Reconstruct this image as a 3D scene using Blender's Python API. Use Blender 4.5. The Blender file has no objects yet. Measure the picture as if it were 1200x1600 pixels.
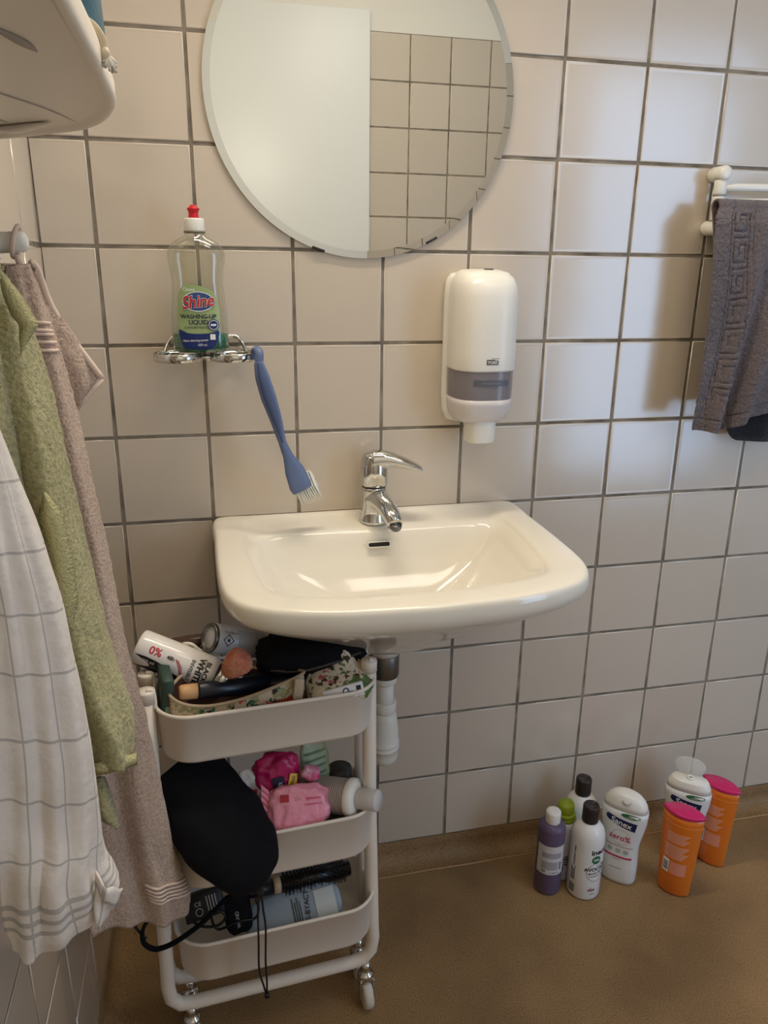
import bpy, bmesh, math, random
import numpy as np
from mathutils import Vector, Matrix, noise
random.seed(7); np.random.seed(7)
PI = math.pi
scene = bpy.context.scene
COL = scene.collection

# ------------------------------------------------------------------ camera
CAM = np.array([0.2422, -1.33, 1.2616])
RR = np.array([[0.9749, -0.2222, 0.0114], [-0.0578, -0.3025, -0.9514], [0.2149, 0.9269, -0.3077]])
FOC = 1189.04
def at(u, v, y):
    """point of the sight line through photo pixel (u, v) on the vertical plane at depth y"""
    d = RR.T @ np.array([(u - 600) / FOC, (v - 800) / FOC, 1.0])
    return Vector(CAM + (y - CAM[1]) / d[1] * d)
cd = bpy.data.cameras.new('camera'); cam = bpy.data.objects.new('camera', cd); COL.objects.link(cam)
mw = Matrix(((RR[0][0], -RR[1][0], -RR[2][0], CAM[0]), (RR[0][1], -RR[1][1], -RR[2][1], CAM[1]),
             (RR[0][2], -RR[1][2], -RR[2][2], CAM[2]), (0, 0, 0, 1)))
cam.matrix_world = mw
cd.sensor_fit = 'AUTO'; cd.sensor_width = 36; cd.lens = FOC / 1600 * 36; cd.clip_start = 0.01
scene.camera = cam

# ------------------------------------------------------------------ materials
def lin(c):
    r = []
    for x in c[:3]:
        x /= 255.0
        r.append(x / 12.92 if x <= 0.04045 else ((x + 0.055) / 1.055) ** 2.4)
    return (r[0], r[1], r[2], 1)
MATS = {}
def mat(name, col, rough=.5, metal=0.0, spec=.5, trans=0.0, alpha=1.0, ior=1.45, coat=0.0, sheen=0.0,
        bump=None, mottle=None, sss=0.0):
    """bump=(scale, strength, distance); mottle=(scale, colour2, contrast)"""
    m = bpy.data.materials.new(name); m.use_nodes = True
    nt = m.node_tree; b = nt.nodes['Principled BSDF']
    b.inputs['Base Color'].default_value = lin(col)
    b.inputs['Roughness'].default_value = rough; b.inputs['Metallic'].default_value = metal
    b.inputs['Specular IOR Level'].default_value = spec; b.inputs['Transmission Weight'].default_value = trans
    b.inputs['Alpha'].default_value = alpha; b.inputs['IOR'].default_value = ior
    b.inputs['Coat Weight'].default_value = coat; b.inputs['Sheen Weight'].default_value = sheen
    if sss:
        b.inputs['Subsurface Weight'].default_value = sss; b.inputs['Subsurface Scale'].default_value = .01
    if bump or mottle:
        tc = nt.nodes.new('ShaderNodeTexCoord')
    if bump:
        n = nt.nodes.new('ShaderNodeTexNoise'); n.inputs['Scale'].default_value = bump[0]; n.inputs['Detail'].default_value = 3
        bp = nt.nodes.new('ShaderNodeBump'); bp.inputs['Strength'].default_value = bump[1]; bp.inputs['Distance'].default_value = bump[2]
        nt.links.new(tc.outputs['Object'], n.inputs['Vector']); nt.links.new(n.outputs['Fac'], bp.inputs['Height'])
        nt.links.new(bp.outputs['Normal'], b.inputs['Normal'])
    if mottle:
        n = nt.nodes.new('ShaderNodeTexNoise'); n.inputs['Scale'].default_value = mottle[0]; n.inputs['Detail'].default_value = 4
        r = nt.nodes.new('ShaderNodeValToRGB'); k = mottle[2]
        r.color_ramp.elements[0].position = .5 - k; r.color_ramp.elements[1].position = .5 + k
        r.color_ramp.elements[0].color = lin(mottle[1]); r.color_ramp.elements[1].color = lin(col)
        nt.links.new(tc.outputs['Object'], n.inputs['Vector']); nt.links.new(n.outputs['Fac'], r.inputs['Fac'])
        nt.links.new(r.outputs['Color'], b.inputs['Base Color'])
    MATS[name] = m
    return m
def nodes_of(m): return m.node_tree, m.node_tree.nodes['Principled BSDF']

tile_m = mat('glazed_tile', (214, 200, 184), .2, spec=.8, coat=.9)
nt, b = nodes_of(tile_m); b.inputs['Coat Roughness'].default_value = .2
geo = nt.nodes.new('ShaderNodeNewGeometry'); rp = nt.nodes.new('ShaderNodeValToRGB')
rp.color_ramp.elements[0].color = lin((203, 189, 171)); rp.color_ramp.elements[1].color = lin((210, 197, 180))
nt.links.new(geo.outputs['Random Per Island'], rp.inputs['Fac']); nt.links.new(rp.outputs['Color'], b.inputs['Base Color'])
tc = nt.nodes.new('ShaderNodeTexCoord'); n = nt.nodes.new('ShaderNodeTexNoise'); n.inputs['Scale'].default_value = 9; n.inputs['Detail'].default_value = 1
bp = nt.nodes.new('ShaderNodeBump'); bp.inputs['Strength'].default_value = .25; bp.inputs['Distance'].default_value = .004
nt.links.new(tc.outputs['Object'], n.inputs['Vector']); nt.links.new(n.outputs['Fac'], bp.inputs['Height']); nt.links.new(bp.outputs['Normal'], b.inputs['Normal'])
grout_m = mat('grey_grout', (160, 150, 134), .9, spec=.2, bump=(300, .4, .002), mottle=(20, (100, 92, 82), .22))
plaster_m = mat('white_plaster', (232, 228, 218), .7, bump=(120, .1, .002))
ceil_m = mat('ceiling_paint', (235, 230, 220), .8)
door_m = mat('white_door_paint', (232, 233, 230), .35)
frame_m = mat('door_frame_paint', (205, 200, 190), .4)

# vinyl floor: brown with fine dark and light specks
vinyl_m = mat('brown_speckled_vinyl', (150, 112, 70), .55, spec=.35)
nt, b = nodes_of(vinyl_m)
tc = nt.nodes.new('ShaderNodeTexCoord')
def ramp(nt, fac, stops):
    r = nt.nodes.new('ShaderNodeValToRGB')
    while len(r.color_ramp.elements) < len(stops): r.color_ramp.elements.new(.5)
    for e, (p, c) in zip(r.color_ramp.elements, stops): e.position = p; e.color = lin(c) if len(c) == 3 else c
    nt.links.new(fac, r.inputs['Fac']); return r.outputs['Color']
def noisetex(nt, vec, scale, detail=3, rough=.5):
    n = nt.nodes.new('ShaderNodeTexNoise'); n.inputs['Scale'].default_value = scale; n.inputs['Detail'].default_value = detail
    n.inputs['Roughness'].default_value = rough
    nt.links.new(vec, n.inputs['Vector']); return n.outputs['Fac']
def mix(nt, fac, a, bcol, kind='MIX'):
    x = nt.nodes.new('ShaderNodeMix'); x.data_type = 'RGBA'; x.blend_type = kind
    if isinstance(fac, float): x.inputs[0].default_value = fac
    else: nt.links.new(fac, x.inputs[0])
    for i, c in ((6, a), (7, bcol)):
        if isinstance(c, tuple): x.inputs[i].default_value = lin(c) if len(c) == 3 else c
        else: nt.links.new(c, x.inputs[i])
    return x.outputs[2]
ob = tc.outputs['Object']
c1 = ramp(nt, noisetex(nt, ob, 420, 3, .7), [(.3, (120, 94, 62)), (.5, (156, 126, 88)), (.72, (188, 158, 118))])
c2 = ramp(nt, noisetex(nt, ob, 3.2, 3), [(.35, (205, 200, 196)), (.65, (255, 252, 246))])
dk = ramp(nt, noisetex(nt, ob, 330, 1), [(.68, (0, 0, 0)), (.74, (255, 255, 255))])
cc = mix(nt, dk, mix(nt, 1.0, c1, c2, 'MULTIPLY'), (78, 54, 32))
nt.links.new(cc, b.inputs['Base Color'])
bp = nt.nodes.new('ShaderNodeBump'); bp.inputs['Strength'].default_value = .12; bp.inputs['Distance'].default_value = .002
nt.links.new(noisetex(nt, ob, 160, 2), bp.inputs['Height']); nt.links.new(bp.outputs['Normal'], b.inputs['Normal'])
seam_m = mat('vinyl_weld_seam', (178, 140, 96), .6)

ceramic_m = mat('white_ceramic', (240, 234, 220), .12, spec=.6, coat=.3)
chrome_m = mat('chrome', (205, 205, 202), .06, 1.0)
steel_m = mat('dull_galvanised_metal', (120, 118, 114), .38, 1.0)
dark_m = mat('black_recess', (22, 16, 14), .6)
white_plastic_m = mat('white_plastic', (236, 233, 224), .28)
pipe_m = mat('white_pipe_plastic', (226, 222, 212), .35)
lacquer_m = mat('white_powder_coat', (234, 225, 212), .42)
mirror_m = mat('mirror_silver', (230, 235, 236), .0, 1.0)
backing_m = mat('mirror_backing', (40, 38, 36), .6)
shelf_m = mat('moulded_white_plastic', (232, 221, 206), .3, bump=(5, .15, .01))

# ------------------------------------------------------------------ mesh helpers
def obj(name, verts, faces, m, parent=None, smooth=True, fmats=None, uvs=None):
    me = bpy.data.meshes.new(name)
    me.from_pydata([tuple(v) for v in verts], [], [tuple(f) for f in faces])
    for mm in (m if isinstance(m, (list, tuple)) else [m]): me.materials.append(mm)
    if fmats:
        for p, i in zip(me.polygons, fmats): p.material_index = i
    if uvs is not None:
        l = me.uv_layers.new(name='UVMap')
        for lp in me.loops: l.data[lp.index].uv = uvs[lp.vertex_index]
    bmm = bmesh.new(); bmm.from_mesh(me); bmesh.ops.recalc_face_normals(bmm, faces=bmm.faces); bmm.to_mesh(me); bmm.free()
    for p in me.polygons: p.use_smooth = smooth
    o = bpy.data.objects.new(name, me); COL.objects.link(o)
    if parent: o.parent = parent
    return o
def smooth_by_angle(o, deg=35):
    me = o.data
    bmm = bmesh.new(); bmm.from_mesh(me)
    for e in bmm.edges:
        if len(e.link_faces) == 2 and e.calc_face_angle(0) > math.radians(deg): e.smooth = False
    bmm.to_mesh(me); bmm.free()
    return o
def sub(o, lv=1):
    md = o.modifiers.new('subdivision', 'SUBSURF'); md.levels = lv; md.render_levels = lv; return o
def solid(o, t, off=0):
    md = o.modifiers.new('thickness', 'SOLIDIFY'); md.thickness = t; md.offset = off; return o
def thing(name, label, cat, loc=(0, 0, 0), rz=0, group=None, rot=None):
    o = bpy.data.objects.new(name, None); COL.objects.link(o); o.empty_display_size = .02
    o.location = loc; o.rotation_euler = rot if rot else (0, 0, rz)
    o['label'] = label; o['category'] = cat
    if group: o['group'] = group
    return o
def tag(o, label, cat, group=None):
    o['label'] = label; o['category'] = cat
    if group: o['group'] = group
    return o
def struct(o): o['kind'] = 'structure'; return o

def loft(rings, cap0=True, cap1=True, closed=True):
    n = len(rings[0]); V = []; F = []
    for r in rings: V += [Vector(p) for p in r]
    for k in range(len(rings) - 1):
        for i in range(n if closed else n - 1):
            j = (i + 1) % n
            F.append((k * n + i, k * n + j, (k + 1) * n + j, (k + 1) * n + i))
    if cap0: F.append(tuple(range(n))[::-1])
    if cap1: F.append(tuple((len(rings) - 1) * n + i for i in range(n)))
    return V, F
class MB:
    """collects pieces of one mesh"""
    def __init__(s): s.V = []; s.F = []; s.M = []
    def add(s, vf, mi=0):
        o = len(s.V); s.V += list(vf[0]); s.F += [tuple(i + o for i in f) for f in vf[1]]; s.M += [mi] * len(vf[1]); return s
    def build(s, name, m, parent=None, smooth=True, ang=None):
        o = obj(name, s.V, s.F, m, parent, smooth, s.M)
        if ang: smooth_by_angle(o, ang)
        return o
def catmull(P, k=8, closed=False):
    P = [Vector(p) for p in P]; n = len(P); out = []
    for i in range(n if closed else n - 1):
        p0 = P[(i - 1) % n] if (closed or i > 0) else P[0] * 2 - P[1]
        p1 = P[i]; p2 = P[(i + 1) % n]
        p3 = P[(i + 2) % n] if (closed or i + 2 < n) else P[-1] * 2 - P[-2]
        for j in range(k):
            t = j / k
            out.append(.5 * ((2 * p1) + (p2 - p0) * t + (2 * p0 - 5 * p1 + 4 * p2 - p3) * t * t + (3 * p1 - p0 - 3 * p2 + p3) * t ** 3))
    if not closed: out.append(P[-1])
    return out
def tube(P, r, seg=12, closed=False, flat=None):
    """r: number or list per point; flat=(a,b) elliptical factors"""
    P = [Vector(p) for p in P]; n = len(P); rings = []
    up = None
    for i in range(n):
        if closed: t = P[(i + 1) % n] - P[(i - 1) % n]
        else: t = P[min(i + 1, n - 1)] - P[max(i - 1, 0)]
        t = t.normalized()
        if up is None:
            up = Vector((0, 0, 1)) if abs(t.z) < .9 else Vector((0, 1, 0))
        up = (up - t * up.dot(t)).normalized(); sd = t.cross(up)
        rr = r[i] if isinstance(r, (list, tuple)) else r
        fa, fb = flat if flat else (1, 1)
        rings.append([P[i] + (sd * math.cos(2 * PI * k / seg) * fa + up * math.sin(2 * PI * k / seg) * fb) * rr for k in range(seg)])
    if closed:
        rings.append(rings[0]); V, F = loft(rings, False, False); return V, F
    return loft(rings)
def lathe(prof, seg=32, c=(0, 0, 0)):
    """prof: list of (r, z)"""
    rings = [[Vector((c[0] + r * math.cos(2 * PI * k / seg), c[1] + r * math.sin(2 * PI * k / seg), c[2] + z)) for k in range(seg)] for r, z in prof]
    return loft(rings)
def axis_frame(p0, p1):
    p0, p1 = Vector(p0), Vector(p1); z = (p1 - p0).normalized()
    x = z.cross(Vector((0, 0, 1)))
    if x.length < 1e-3: x = Vector((1, 0, 0))
    x.normalize(); y = z.cross(x)
    return Matrix(((x.x, y.x, z.x, p0.x), (x.y, y.y, z.y, p0.y), (x.z, y.z, z.z, p0.z), (0, 0, 0, 1)))
def xform(vf, M): return [M @ Vector(v) for v in vf[0]], vf[1]
def rbox(sx, sy, sz, r=.004, seg=3, c=(0, 0, 0)):
    bm = bmesh.new(); bmesh.ops.create_cube(bm, size=1)
    for v in bm.verts: v.co = Vector((v.co.x * sx, v.co.y * sy, v.co.z * sz))
    bmesh.ops.bevel(bm, geom=bm.edges[:], offset=min(r, .49 * min(sx, sy, sz)), segments=seg, affect='EDGES', profile=.5)
    V = [v.co + Vector(c) for v in bm.verts]; F = [tuple(v.index for v in f.verts) for f in bm.faces]; bm.free()
    return V, F
def se_ring(a, b, z, n=2.0, m=None, N=48, cx=0, cy=0):
    m = m or n; P = []
    for k in range(N):
        t = 2 * PI * k / N; c, s = math.cos(t), math.sin(t)
        P.append(Vector((cx + a * math.copysign(abs(c) ** (2 / n), c), cy + b * math.copysign(abs(s) ** (2 / m), s), z)))
    return P
def grid(fn, nu, nv):
    V = [fn(i / nu, j / nv) for j in range(nv + 1) for i in range(nu + 1)]
    F = [(j * (nu + 1) + i, j * (nu + 1) + i + 1, (j + 1) * (nu + 1) + i + 1, (j + 1) * (nu + 1) + i) for j in range(nv) for i in range(nu)]
    return V, F
def disc2d(r, n=28, cx=0, cz=0, rx=None):
    rx = rx or r
    V = [(cx, cz)] + [(cx + rx * math.cos(2 * PI * k / n), cz + r * math.sin(2 * PI * k / n)) for k in range(n)]
    F = [(0, 1 + k, 1 + (k + 1) % n) for k in range(n)]
    return V, F
def ring2d(r, w, n=36, cx=0, cz=0, rx=None):
    rx = rx or r; V = []; F = []
    for k in range(n):
        c, s = math.cos(2 * PI * k / n), math.sin(2 * PI * k / n)
        V += [(cx + rx * c, cz + r * s), (cx + (rx - w) * c, cz + (r - w) * s)]
    for k in range(n):
        j = (k + 1) % n; F.append((2 * k, 2 * j, 2 * j + 1, 2 * k + 1))
    return V, F
def rect2d(x0, z0, x1, z1, nx=6, nz=6):
    V = [(x0 + (x1 - x0) * i / nx, z0 + (z1 - z0) * j / nz) for j in range(nz + 1) for i in range(nx + 1)]
    F = [(j * (nx + 1) + i, j * (nx + 1) + i + 1, (j + 1) * (nx + 1) + i + 1, (j + 1) * (nx + 1) + i) for j in range(nz) for i in range(nx)]
    return V, F
def poly2d(P, n=10):
    """filled outline cut into a fine grid of strips (outline must be star shaped about its centre)"""
    cx = sum(p[0] for p in P) / len(P); cz = sum(p[1] for p in P) / len(P); V = [(cx, cz)]; F = []; m = len(P)
    for k in range(1, n + 1):
        V += [(cx + (p[0] - cx) * k / n, cz + (p[1] - cz) * k / n) for p in P]
    for i in range(m): F.append((0, 1 + i, 1 + (i + 1) % m))
    for k in range(1, n):
        a = 1 + (k - 1) * m; c = 1 + k * m
        for i in range(m): j = (i + 1) % m; F.append((a + i, c + i, c + j, a + j))
    return V, F
def join2d(*parts):
    V = []; F = []
    for v, f in parts:
        o = len(V); V += v; F += [tuple(i + o for i in q) for q in f]
    return V, F
def text2d(s, size, cx=0, cz=0, ang=0, shear=0, bold=0.0, maxe=.004, sx=1.0):
    cu = bpy.data.curves.new('lettering', 'FONT'); cu.body = s; cu.size = size; cu.align_x = 'CENTER'; cu.align_y = 'CENTER'
    cu.shear = shear; cu.offset = bold * size; cu.resolution_u = 3; cu.fill_mode = 'FRONT'
    o = bpy.data.objects.new('lettering', cu); COL.objects.link(o)
    dg = bpy.context.evaluated_depsgraph_get(); me = bpy.data.meshes.new_from_object(o.evaluated_get(dg))
    bpy.data.objects.remove(o); bpy.data.curves.remove(cu)
    bm = bmesh.new(); bm.from_mesh(me); bpy.data.meshes.remove(me)
    bmesh.ops.triangulate(bm, faces=bm.faces[:])
    for _ in range(4):
        es = [e for e in bm.edges if e.calc_length() > maxe]
        if not es: break
        bmesh.ops.subdivide_edges(bm, edges=es, cuts=1); bmesh.ops.triangulate(bm, faces=bm.faces[:])
    bm.verts.ensure_lookup_table(); bm.verts.index_update()
    ca, sa = math.cos(ang), math.sin(ang)
    V = [(cx + v.co.x * sx * ca - v.co.y * sa, cz + v.co.x * sx * sa + v.co.y * ca) for v in bm.verts]
    F = [tuple(v.index for v in f.verts) for f in bm.faces]; bm.free()
    return V, F
def lines2d(x0, x1, zs, h, gap=None):
    return join2d(*[rect2d(x0, z - h / 2, x1 if not gap else x1 - gap * random.random(), z + h / 2, 5, 1) for z in zs])
def barcode2d(x0, z0, w, h, n=14, vertical=False):
    parts = []; 
    for k in range(n):
        t = k / n; ww = 1 / n * (.25 + .5 * ((k * 7) % 5) / 5)
        parts.append(rect2d(x0 + w * t, z0, x0 + w * (t + ww), z0 + h, 1, 4) if not vertical else rect2d(x0, z0 + h * t, x0 + w, z0 + h * (t + ww), 4, 1))
    return join2d(*parts)
class Body:
    """a bottle: rows of (z, a, b, n, m); local front is -y"""
    def __init__(s, rows, N=56):
        s.rows = [(r + (2.0, 2.0))[:5] if len(r) < 5 else r for r in rows]; s.N = N
    def prm(s, z):
        R = s.rows
        if z <= R[0][0]: return R[0][1:]
        for p, q in zip(R, R[1:]):
            if z <= q[0]:
                t = (z - p[0]) / (q[0] - p[0]); return tuple(p[i] + (q[i] - p[i]) * t for i in range(1, 5))
        return R[-1][1:]
    def mesh(s, z0=None, z1=None, shrink=0):
        rows = [r for r in s.rows if (z0 is None or r[0] > z0 + 1e-6) and (z1 is None or r[0] < z1 - 1e-6)]
        if z0 is not None: rows = [(z0,) + tuple(s.prm(z0))] + rows
        if z1 is not None: rows = rows + [(z1,) + tuple(s.prm(z1))]
        return loft([se_ring(a - shrink, b_ - shrink, z, n, m, s.N) for z, a, b_, n, m in rows])
    def on(s, vf, off=.0004, ang=False, side=-1):
        V = []
        for x, z in vf[0]:
            a, b_, n, m = s.prm(z)
            if ang:
                t = x / a; V.append(Vector(((a + off) * math.sin(t), side * (b_ + off) * math.cos(t), z)))
            else:
                c = max(-.9999, min(.9999, x / a)); th = abs(c) ** (n / 2)
                V.append(Vector((x, side * (b_ * math.sqrt(max(0, 1 - th * th)) ** (2 / m) + off), z)))
        return V, vf[1]

# ------------------------------------------------------------------ the room
PITCH = .153; ROW0 = 1.4386; COL0 = .084
def tiles(name, o, U, W, N, us, vs, gap=.0052, hgt=.0017):
    """tiled panel: o origin, U/W in-plane axes, N outward normal"""
    o, U, W, N = map(Vector, (o, U, W, N)); mb = MB()
    g = gap / 2
    for a0, a1 in zip(us, us[1:]):
        for b0, b1 in zip(vs, vs[1:]):
            if a1 - a0 < .012 or b1 - b0 < .012: continue
            t1, t2 = random.uniform(-.0007, .0007), random.uniform(-.0007, .0007)
            rings = []
            for ins, h in ((0, 0), (.0003, .0012), (.001, .0019), (.0024, hgt), (.006, hgt + .0001)):
                r = []
                for (p, q) in ((a0 + g + ins, b0 + g + ins), (a1 - g - ins, b0 + g + ins), (a1 - g - ins, b1 - g - ins), (a0 + g + ins, b1 - g - ins)):
                    hh = h + (0 if h < .001 else t1 * (p - (a0 + a1) / 2) / .07 + t2 * (q - (b0 + b1) / 2) / .07)
                    r.append(o + U * p + W * q + N * hh)
                rings.append(r)
            mb.add(loft(rings, False, True), 0)
    q = [o + U * us[0] + W * vs[0], o + U * us[-1] + W * vs[0], o + U * us[-1] + W * vs[-1], o + U * us[0] + W * vs[-1]]
    mb.add(([p + N * .0004 for p in q], [(0, 1, 2, 3)]), 1)
    mb.add(([p - N * .08 for p in q], [(3, 2, 1, 0)]), 1)
    return struct(mb.build(name, [tile_m, grout_m]))
ZT = .055
XR, YB, ZC = 2.55, -1.70, 2.45
rows = [ZT] + [ROW0 - PITCH * k for k in range(8, -5, -1)]
cols = [0.0] + [COL0 + PITCH * k for k in range(0, 17)]
cols = [c for c in cols if c < XR - .02] + [XR]
tiles('wall_back', (0, 0, 0), (1, 0, 0), (0, 0, 1), (0, -1, 0), cols, rows)
ls = [0.0, .124] + [.124 + PITCH * k for k in range(1, 11)] + [-YB]
tiles('wall_left', (0, 0, 0), (0, -1, 0), (0, 0, 1), (1, 0, 0), ls, rows)
tiles('wall_right', (XR, 0, 0), (0, -1, 0), (0, 0, 1), (-1, 0, 0), ls, rows)
DX0, DX1 = 1.70, 2.46
rc = [.867, 1.0178] + [1.0178 + PITCH * k for k in range(1, 4)] + [DX0]
tiles('wall_rear', (0, YB, 0), (1, 0, 0), (0, 0, 1), (0, 1, 0), rc, rows)
def box(x0, y0, z0, x1, y1, z1):
    V = [(x, y, z) for x in (x0, x1) for y in (y0, y1) for z in (z0, z1)]
    return [Vector(v) for v in V], [(0, 1, 3, 2), (4, 6, 7, 5), (0, 4, 5, 1), (2, 3, 7, 6), (0, 2, 6, 4), (1, 5, 7, 3)]
ZTOP = rows[-1]
mb = MB()
mb.add(box(-.08, -.0, ZTOP, XR + .08, .08, ZC)).add(box(-.08, YB, ZTOP, 0, 0, ZC)).add(box(XR, YB, ZTOP, XR + .08, 0, ZC)).add(box(-.08, YB - .08, ZTOP + .06, XR + .08, YB, ZC))
mb.add(box(.867, YB - .08, ZTOP, DX0, YB, ZTOP + .06)).add(box(DX1, YB - .08, 0, XR + .08, YB, ZTOP + .06)).add(box(-.08, YB - .08, 0, .06, YB, ZTOP + .06))
struct(mb.build('wall_upper', plaster_m, smooth=False))
struct(MB().add(box(-.1, YB - 1.0, ZC, XR + .1, .08, ZC + .06)).build('ceiling', ceil_m, smooth=False))
struct(MB().add(box(-.1, YB - 1.0, -.06, XR + .1, .08, 0)).build('floor', vinyl_m, smooth=False))
# passage beyond the doorway that lets the daylight in
struct(MB().add(box(DX0 - .1, YB - 1.0, 0, DX0 - .04, YB - .08, ZC)).add(box(DX1 + .04, YB - 1.0, 0, DX1 + .1, YB - .08, ZC)).build('wall_passage', plaster_m, smooth=False))
# coved vinyl skirting
def cove(name, P, Nn, L, ax):
    prof = [(.0, ZT - .0), (.0032, ZT), (.0036, ZT - .0008), (.0036, .034)]
    for k in range(1, 9):
        a = PI / 2 * k / 8
        prof.append((.0036 + .030 * (1 - math.cos(a)), .034 - .0325 * math.sin(a)))
    prof += [(.040, .0012), (.041, .0)]
    A = [P + Nn * d + Vector((0, 0, z)) for d, z in prof]; B = [p + ax * L for p in A]
    V = A + B; n = len(A); F = [(i, i + 1, n + i + 1, n + i) for i in range(n - 1)]
    o = struct(obj(name, V, F, vinyl_m)); smooth_by_angle(o, 30); return o
cv = cove('baseboard_back', Vector((0, 0, 0)), Vector((0, -1, 0)), XR, Vector((1, 0, 0)))
P = [Vector((.05 + .05 * k, -.0415 + .0008 * math.sin(k * 1.7), .0008)) for k in range(48)]
obj('weld_seam', *tube(P, .0016, 6), seam_m, cv)
cove('baseboard_left', Vector((0, 0, 0)), Vector((1, 0, 0)), 1.7, Vector((0, -1, 0)))
cove('baseboard_right', Vector((XR, 0, 0)), Vector((-1, 0, 0)), 1.7, Vector((0, -1, 0)))
# white door leaf in the rear wall, seen in the mirror
d1 = struct(MB().add(rbox(.80, .04, 2.10, .003, 2, (.463, YB + .015, 1.055))).build('door_1', door_m, ang=40))
hd = MB().add(tube([(.80, YB + .03, 1.02), (.80, YB + .075, 1.02), (.70, YB + .08, 1.02)], .009, 12)).add(lathe([(.0, 0), (.024, 0), (.024, .008), (0, .008)], 24))
hd = obj('door_handle', *tube(catmull([(.80, YB + .034, 1.02), (.80, YB + .07, 1.02), (.77, YB + .082, 1.02), (.69, YB + .082, 1.02)], 5), .009, 12), chrome_m, d1)

# ------------------------------------------------------------------ mirror
mr = thing('wall_mirror', 'round frameless mirror hanging on the tiles above the wash basin', 'mirror', (.509, -.0024, 1.5236))
def lathe_y(prof, seg=360):   # axis along -y
    rings = [[Vector((r * math.cos(2 * PI * k / seg), -y, r * math.sin(2 * PI * k / seg))) for k in range(seg)] for r, y in prof]
    return loft(rings)
o = obj('mirror_glass', *lathe_y([(.2500, .0026), (.2505, .0032), (.2503, .0057), (.2385, .0064), (.2380, .0064)]), mirror_m, mr); smooth_by_angle(o, 1.6)
obj('mirror_backing', *lathe_y([(.2496, .0), (.2500, .0027)]), backing_m, mr)
for a in (-108, -62, 75):
    M = Matrix.Translation((.249 * math.cos(math.radians(a)), -.004, .249 * math.sin(math.radians(a)))) @ Matrix.Rotation(math.radians(-a - 90), 4, 'Y')
    obj('clip', *xform(rbox(.022, .0068, .004, .001, 1), M), backing_m, mr)

# ------------------------------------------------------------------ wash basin
CX, CY = .520, -.215
OUT = [(.283, .0), (.284, -.10), (.283, -.22), (.279, -.31), (.268, -.358), (.245, -.392), (.20, -.417), (.12, -.437), (0, -.445)]
MID = [(.222, -.028), (.231, -.06), (.234, -.12), (.230, -.20), (.224, -.27), (.214, -.325), (.19, -.355), (.12, -.376), (0, -.385)]
BAS = [(.200, -.088), (.218, -.10), (.224, -.135), (.222, -.20), (.216, -.265), (.206, -.318), (.18, -.348), (.12, -.369), (0, -.378)]
def outline(half, back, n=120):
    P = [Vector((0, back, 0))] + [Vector((half[0][0] * .5, back, 0)), Vector((half[0][0] * .85, back, 0))] + [Vector((x, y, 0)) for x, y in half]
    R = catmull(P, 10)[:-1] + [P[-1]]
    L = [Vector((-p.x, p.y, 0)) for p in R[1:-1]][::-1]
    return [(p.x, p.y) for p in R + L]
def polar(half, back):
    P = outline(half, back)
    ang = np.array([math.atan2(p[1] - CY, p[0]) for p in P]); rad = np.array([math.hypot(p[0], p[1] - CY) for p in P])
    i = np.argsort(ang); return ang[i], rad[i]
PO, PM, PB = polar(OUT, .0), polar(MID, -.018), polar(BAS, -.082)
def rad(pl, t): return float(np.interp(t, pl[0], pl[1], period=2 * PI))
NS = 144
def ring(fn, z, zt=None):
    P = []
    for k in range(NS):
        t = -PI + 2 * PI * k / NS; r = fn(t)
        x, y = CX + r * math.cos(t), CY + r * math.sin(t)
        P.append(Vector((x, min(y, -.0006), z + (zt(x, y) if zt else 0))))
    return P
O = lambda t: rad(PO, t); Mm = lambda t: rad(PM, t); Bb = lambda t: rad(PB, t)
def sc(f, k, dy=0): return lambda t: f(t) * k
def lerp(f, g, k): return lambda t: f(t) * (1 - k) + g(t) * k
def back_keep(k):   # shrink the underside but keep it on the wall at the back
    def f(t):
        y = CY + O(t) * math.sin(t); w = min(1, max(0, (y + .10) / .10)); kk = k + (1 - k) * .55 * w
        return O(t) * kk
    return f
rings = [ring(back_keep(.13), .650), ring(back_keep(.20), .664), ring(back_keep(.30), .684), ring(back_keep(.48), .716), ring(back_keep(.66), .743), ring(back_keep(.82), .767),
         ring(back_keep(.93), .784), ring(back_keep(.985), .797), ring(sc(O, 1), .807), ring(sc(O, 1.002), .814), ring(sc(O, 1), .821), ring(sc(O, .994), .8270),
         ring(sc(O, .982), .830), ring(sc(O, .965), .8305), ring(lerp(O, Mm, .55), .8300), ring(lerp(O, Mm, .85), .8293), ring(Mm, .8265), ring(lerp(Mm, Bb, .35), .8215),
         ring(lerp(Mm, Bb, .75), .8195), ring(Bb, .817), ring(sc(Bb, .965), .811), ring(sc(Bb, .93), .799), ring(sc(Bb, .87), .777), ring(sc(Bb, .78), .753), ring(sc(Bb, .62), .728),
         ring(sc(Bb, .42), .705), ring(sc(Bb, .2), .692), ring(sc(Bb, .12), .688)]
bas = thing('wash_basin', 'white ceramic wash basin mounted on the tiled wall under the mirror', 'sink', (0, 0, 0))
V, F = loft(rings, True, True)
sub(obj('bowl', V, F, ceramic_m, bas), 1)
# overflow slot in the back slope and drain in the bottom
M = Matrix.Translation((.519, -.100, .7935)) @ Matrix.Rotation(math.radians(68), 4, 'X')
sl = obj('overflow_slot', *xform(rbox(.038, .0085, .006, .004, 4), M), dark_m, bas)
obj('slot_rim', *xform(tube([Vector(((.0155 if c > 0 else -.0155) + .0048 * c, .0048 * s, .002)) for c, s in [(math.cos(2 * PI * k / 24), math.sin(2 * PI * k / 24)) for k in range(24)]], .0013, 6, True), M), ceramic_m, bas)
dr = obj('drain', *lathe([(.0, .0), (.031, .0), (.032, .002), (.029, .004), (.022, .003), (.02, .0), (0, 0)], 32, (CX, CY, .689)), chrome_m, bas)

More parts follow.
